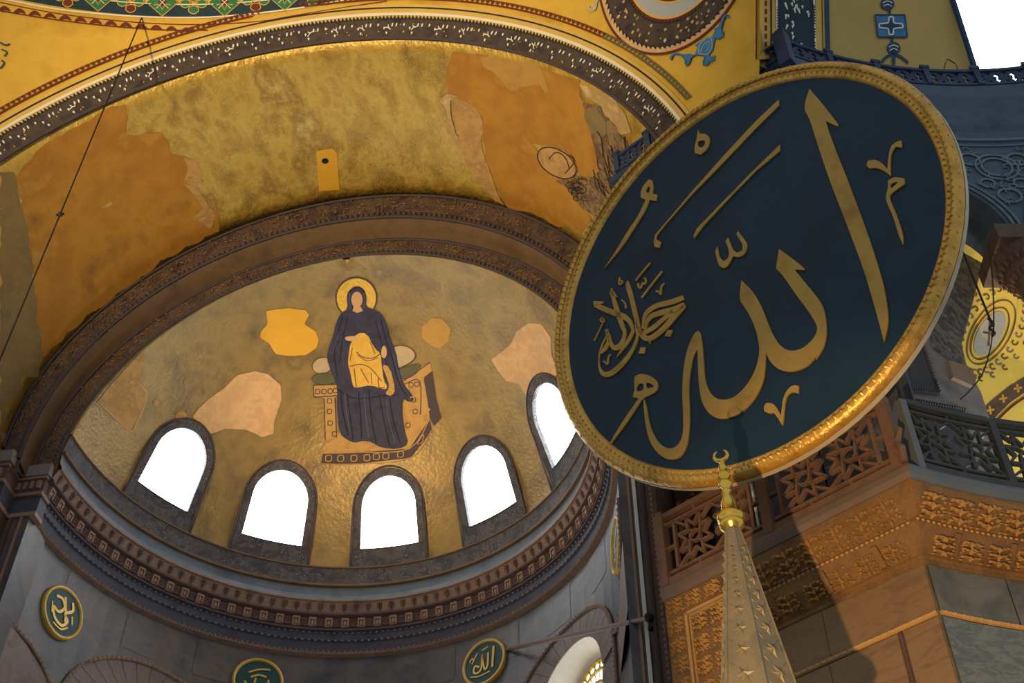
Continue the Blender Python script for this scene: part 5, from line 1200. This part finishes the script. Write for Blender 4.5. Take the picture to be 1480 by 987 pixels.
# medallion: circle through three traced points, rings concentric with it
Q = [hit(x, y, BS)[0] for x, y in ((869, 7), (932, 79), (1057, 11))]
mc, mn = circum(*Q); mr = (Q[0]-mc).length
mu = mn.orthogonal().normalized(); mv = mn.cross(mu)
def md_pt(r, t, lf): p = mc+(mu*cos(t)+mv*sin(t))*mr*r; d = (p-SEM).normalized(); return SEM+d*(RS-lf)
med = None
def mring(name, r0, r1, m, lf):
    V, Fc = grid(lin(r0, r1, 3), lin(0, 2*PI, 73), lambda r, t: md_pt(r, t, lf)); return obj(name, V, Fc, m, sd)
mring('medallion_line', .975, 1.0, 'red_brown', .04); mring('medallion_ring', .92, .975, 'peach_plaster', .036); mring('medallion_ring', .68, .92, 'band_dark', .04)
mring('medallion_line', .655, .68, 'red_brown', .04); mring('medallion_ring', .63, .655, 'band_stripe', .04); mring('medallion_ring', .51, .63, 'grey_paint', .04); mring('medallion_line', .49, .51, 'band_stripe', .042); mring('medallion_ring', .40, .49, 'red_brown', .04); mring('medallion_ring', .37, .40, 'leaf_yellow', .042); mring('medallion_ring', .005, .37, 'green_paint', .04)
mb = MB(); mt = MB(); ms = MB()
for i in range(96):
    t = 2*PI*i/96; mt.add([md_pt(.91, t-.03, .045), md_pt(.91, t+.03, .045), md_pt(.945, t+.03, .045)], [(0, 1, 2)]); mt.add([md_pt(.70, t-.03, .045), md_pt(.70, t+.03, .045), md_pt(.665, t+.03, .045)], [(0, 1, 2)])
rn = random.Random(3)
for i in range(130):
    t = rn.uniform(0, 2*PI); r = rn.uniform(.72, .88); a = .012*rn.uniform(.6, 1.8); b = .012*rn.uniform(.6, 2)
    (mb if i % 4 else ms).add([md_pt(r+b*sin(q), t+a*cos(q)/r, .046) for q in lin(0, 2*PI*5/6, 6)], [tuple(range(6))])
for i in range(26):
    t = 2*PI*i/26; S = [(-.05, .40), (-.05, .43), (-.02, .43), (-.02, .465), (.02, .465), (.02, .43), (.05, .43), (.05, .40)]; ms.add([md_pt(r, t+x*1.4, .048) for x, r in S], [tuple(range(8))])
for i in range(7):
    t0 = 2*PI*i/7
    for sg in (-1, 1):
        P_ = [(t0+sg*(.32*sin(q*.9)), .06+.07*q-.012*q*q) for q in lin(0, 4.4, 12)]
        V = [md_pt(r, t, .046) for t, r in P_]+[md_pt(r+.022, t, .046) for t, r in P_]; mb.add(V, [(k, k+1, k+13, k+12) for k in range(11)])
mt.build('medallion_leaves', 'black_line', sd, kind='stuff'); mb.build('medallion_flowers', 'cream_plaster', sd, kind='stuff'); ms.build('medallion_buds', 'band_stripe', sd, kind='stuff')
kf = lambda P: T(840, 0, 4.353, P)
fl_ = decal('painted_fleuron', kf([(560, 370), (575, 345), (610, 335), (650, 345), (690, 340), (720, 350), (740, 300), (720, 290), (760, 260), (800, 235), (830, 235), (850, 190), (835, 190), (870, 170), (890, 120), (910, 90), (940, 100), (935, 120), (915, 110), (900, 140), (890, 190), (905, 200), (900, 230), (870, 250), (850, 240), (840, 290), (835, 320), (810, 350), (825, 360), (850, 350), (845, 380), (815, 390), (800, 415), (775, 410), (770, 385), (785, 360), (730, 352), (700, 370), (690, 400), (670, 420), (655, 400), (660, 380), (630, 352), (590, 350), (575, 385)]), BS, 'blue_paint', sd, .036, 12)
stroke_decal('fleuron_line', [(kf([(745, 340), (760, 275), (820, 240), (830, 300), (800, 345), (745, 340)]), 1.2), (kf([(760, 330), (775, 290), (810, 265), (812, 300), (790, 330)]), .9)], BS, 'grey_paint', fl_, .042)
stroke_decal('fleuron_outline', [(kf([(575, 385), (590, 350), (630, 352), (660, 380), (670, 420), (690, 400), (700, 370), (730, 352), (785, 360), (775, 410), (800, 415), (850, 380)]), .9), (kf([(850, 240), (870, 250), (905, 230), (890, 190), (915, 110), (940, 100)]), .9)], BS, 'blue_dark', fl_, .042)
stroke_decal('painted_curl', [(kf([(50, 40), (60, 62), (90, 60), (100, 20), (110, 0)]), 3.5)], BS, 'grey_paint', sd, .04)
# border band of the exedra arch and hanging ornament
def both(): 
    V = [v_.co.copy() for v_ in sd.data.vertices]; n_ = len(V); Fc = [tuple(p.vertices) for p in sd.data.polygons]
    V += [v_.co.copy() for v_ in eo.data.vertices]; Fc += [tuple(i+n_ for i in p.vertices) for p in eo.data.polygons]; return BVHTree.FromPolygons(V, Fc)
BB = both()
arb = decal('painted_band', [(1097, -170), (1196, -170), (1196, 88), (1097, 88)], BB, 'band_stripe', eo, .06, 12)
decal('painted_strip', [(1118, -170), (1166, -170), (1172, -8), (1176, 88), (1125, 88), (1122, -8)], BB, 'teal_dark', arb, .075, 14)
decal('painted_strip', [(1184, -170), (1191, -170), (1196, -8), (1198, 88), (1191, 88), (1189, -8)], BB, 'blue_dark', arb, .075, 14)
decal('painted_strip', [(1097, -170), (1100, -170), (1100, 88), (1096, 88)], BB, 'red_brown', arb, .075, 14)
stroke_decal('painted_line', [([(1109, -165), (1112, -6), (1112, 80)], 2.4), ([(1180, -165), (1185.5, -6), (1187.5, 80)], 1.2)], BB, 'black_line', arb, .078)
stroke_decal('painted_line', [([(1116, -165), (1120, -6), (1121, 85)], 2.6), ([(1168, -165), (1174, -6), (1177, 85)], 2.6)], BB, 'white_line', arb, .08)
stroke_decal('stepped_border', [([(1099, y), (1106, y)], 7) for y in range(-160, 90, 12)], BB, 'red_brown', arb, .08, kind='stuff')
stroke_decal('leaf_teeth', [([(1124, y), (1120, y+3)], [4, 1]) for y in range(-4, 86, 4)]+[([(1172, y), (1177, y+3)], [4, 1]) for y in range(-4, 86, 4)], BB, 'teal_dark', arb, .084, kind='stuff')
rn = random.Random(8)
stroke_decal('painted_sprigs', [([(x, y), (x+rn.uniform(-3, 3), y+rn.uniform(4, 8))], [3.5, 1.2]) for x, y in [(rn.uniform(1128, 1168), rn.uniform(-150, 78)) for _ in range(90)]], BB, 'leaf_white', arb, .084, kind='stuff')
sq = decal('painted_square', [(1264, 23), (1307, 23), (1310.5, 55), (1268, 55)], BB, 'blue_paint', eo, .03, 12)
stroke_decal('square_outline', [([(1264, 23), (1307, 23)], 2), ([(1307, 23), (1310.5, 55)], 2), ([(1310.5, 55), (1268, 55)], 2), ([(1268, 55), (1264, 23)], 2)], BB, 'blue_dark', sq, .04)
CX, CY = 1287, 39
Q4 = []
for q in range(4):
    an = PI/2*q; Q4 += [(CX+14*cos(an-.25)*(1.15 if q % 2 == 0 else .95), CY+12*sin(an-.25)), (CX+15*cos(an)*(1.15 if q % 2 == 0 else .95), CY+13*sin(an)), (CX+14*cos(an+.25)*(1.15 if q % 2 == 0 else .95), CY+12*sin(an+.25)), (CX+6*cos(an+PI/4), CY+6*sin(an+PI/4))]
stroke_decal('quatrefoil', [(Q4+[Q4[0]], 2.0)], BB, 'leaf_white', sq, .042, 3); decal('quatrefoil_centre', [(CX+(x-CX)*.7, CY+(y-CY)*.7) for x, y in Q4], BB, 'blue_dark', sq, .044, 12, (), 1)
for cx, cy in ((1282, 7), (1291, 71)):
    vs_ = decal('painted_vase', ell(cx, cy, 10, 9), BB, 'blue_dark', eo, .03, 12); stroke_decal('vase_line', [([(cx-7, cy-1), (cx, cy-4), (cx+7, cy-1)], 1.4), ([(cx-6, cy+4), (cx, cy+1), (cx+6, cy+4)], 1.2)], BB, 'leaf_white', vs_, .04)
stroke_decal('painted_stem', [([(1285, 13), (1285, 24)], 4), ([(1288, 55), (1289, 64)], 4), ([(1291, 78), (1280, 84), (1273, 92)], 4), ([(1291, 78), (1302, 84), (1312, 92)], 4), ([(1291, 78), (1291, 95)], 5)], BB, 'blue_dark', eo, .03)
stroke_decal('painted_line', [([(1378, -6), (1386, 20), (1392, 50)], 2.4)], BB, 'blue_dark', eo, .03)

# ------------------------------------------------------------ paintings in the gallery vault
rn = random.Random(11); BG = B_GAL
OC = ell(1430, 480, 40, 72, 28, 40)
gm = decal('painted_oval', ell(1430, 482, 17, 36, 30), BG, 'grey_paint', gv, .03, 14)
stroke_decal('oval_ring', [(ell(1430, 482, 21, 42, 30, 30)+[ell(1430, 482, 21, 42, 30, 30)[0]], 2.2), (ell(1432, 480, 27, 52, 30, 30)+[ell(1432, 480, 27, 52, 30, 30)[0]], 2.0)], BG, 'arch_plain', gm, .04)
ss = []
for i in range(34):
    an = 2*PI*i/34; q = ell(1434, 476, 36, 68, 30, 34)[i]; r = 6
    ss.append(([(q[0]+r*(1-t/6)*cos(an+t), q[1]+r*(1-t/6)*sin(an+t)) for t in lin(0, 4.5, 7)], 2.2))
for i in range(22):
    an = 2*PI*i/22; q = ell(1438, 470, 50, 84, 30, 22)[i]; ss.append(([(q[0]+5*(1-t/6)*cos(an+t), q[1]+5*(1-t/6)*sin(an+t)) for t in lin(0, 4.5, 7)], 2.2))
stroke_decal('painted_scrolls', ss[0::2], BG, 'arch_plain', gm, .036, 3, kind='stuff'); stroke_decal('painted_leaves', ss[1::2], BG, 'grey_marble', gm, .036, 3, kind='stuff')
stroke_decal('painted_cross', [([(1430, 464), (1428, 500)], 3), ([(1420, 480), (1438, 484)], 3)], BG, 'arch_plain', gm, .042)
gb2 = decal('painted_band', [(1416, 600), (1420, 592), (1440, 574), (1460, 558), (1482, 545), (1500, 536), (1500, 556), (1482, 567), (1460, 582), (1440, 602), (1428, 618)], BG, 'brown_stone', gw, .04, 12)
for cx, cy in ((1430, 594), (1449, 577), (1470, 562)):
    stroke_decal('painted_cross', [([(cx-6, cy+1), (cx+6, cy-1)], 3.2), ([(cx-1, cy-6), (cx+1, cy+6)], 3.2)], BG, 'leaf_yellow', gb2, .05)
stroke_decal('painted_line', [([(1424, 625), (1442, 607), (1462, 588), (1484, 573)], 3)], BG, 'red_brown', gb2, .05)

# ------------------------------------------------------------ wires, tie rod
top, _ = hit(205, 25, B_SEM)
wr = empty('hanging_wire', (top.x, top.y, 4.0), label='long thin vertical wire hanging down before the gold vault', cat='wire')
mb = MB(); mb.tube([(top.x, top.y, 4.0), (top.x, top.y, top.z)], .018, 5); mb.build('strand', 'wire', wr)
d = ray(103, 316); tt_ = ((top.x-CAM.x)*d.x+(top.y-CAM.y)*d.y)/(d.x*d.x+d.y*d.y); kz = CAM.z+d.z*tt_
mb = MB(); mb.lathe([(.0, -.08), (.05, -.03), (.055, .03), (.0, .08)], (top.x, top.y, kz), 8); mb.box((top.x, top.y, kz), (.09, 0, 0), (0, .02, 0), (0, 0, .02)); mb.build('wire_clamp', 'wire', wr)
p1, n1 = hit(731, 939, B_WALL); p2 = on_plane(938, 893, Vector((7.9, -.66, 0)), Vector((0, 1, 0)))
rd = empty('tie_rod', p2, label='rusty iron tie rod running from the carved jamb to the apse wall', cat='tie rod')
mb = MB(); mb.tube([p1, p2], .05, 8); mb.build('rod', 'rod_iron', rd)
mb = MB(); mb.lathe([(.001, -.1), (.09, -.07), (.10, 0), (.07, .08), (.001, .1)], p2, 10, Vector((0, 1, 0))); mb.build('end_boss', 'wire', rd)
p3_ = on_plane(940, 908, Vector((7.9, -.66, 0)), Vector((0, 1, 0))); mb = MB(); mb.lathe([(.001, -.06), (.06, -.04), (.07, .02), (.001, .06)], p3_, 8, Vector((1, 0, 0))); mb.tube([p2, p3_], .02, 5); mb.build('shackle', 'wire', rd)
gpn = Vector((-sin(-.3), -cos(-.3), 0)); gp0 = ex_pt(-.3, .3, 18)
def wirepath(name, label, P, r):
    pts = [on_plane(x, y, gp0, gpn) for x, y in catmull(P, 5)]; e = empty(name, pts[-1], label=label, cat='wire'); mb = MB(); mb.tube(pts, r, 5); mb.build('strand', 'wire', e); return e
wirepath('lamp_cable', 'black cable slanting from the disc rim into the gallery arch', [(1392, 365), (1412, 415), (1435, 472)], .022)
wirepath('lamp_cable', 'thin cable hanging from the gallery arch soffit to the cable knot', [(1428, 352), (1434, 400), (1436, 440), (1436, 478)], .014)
wirepath('lamp_cable', 'thin loose cable drooping from the knot to the iron balustrade', [(1434, 475), (1432, 500), (1420, 540), (1400, 566), (1388, 577)], .012)
mk = wirepath('cable_knot', 'small dark knot where the gallery cables meet', [(1428, 460), (1436, 468), (1430, 474), (1437, 480), (1434, 486)], .025)
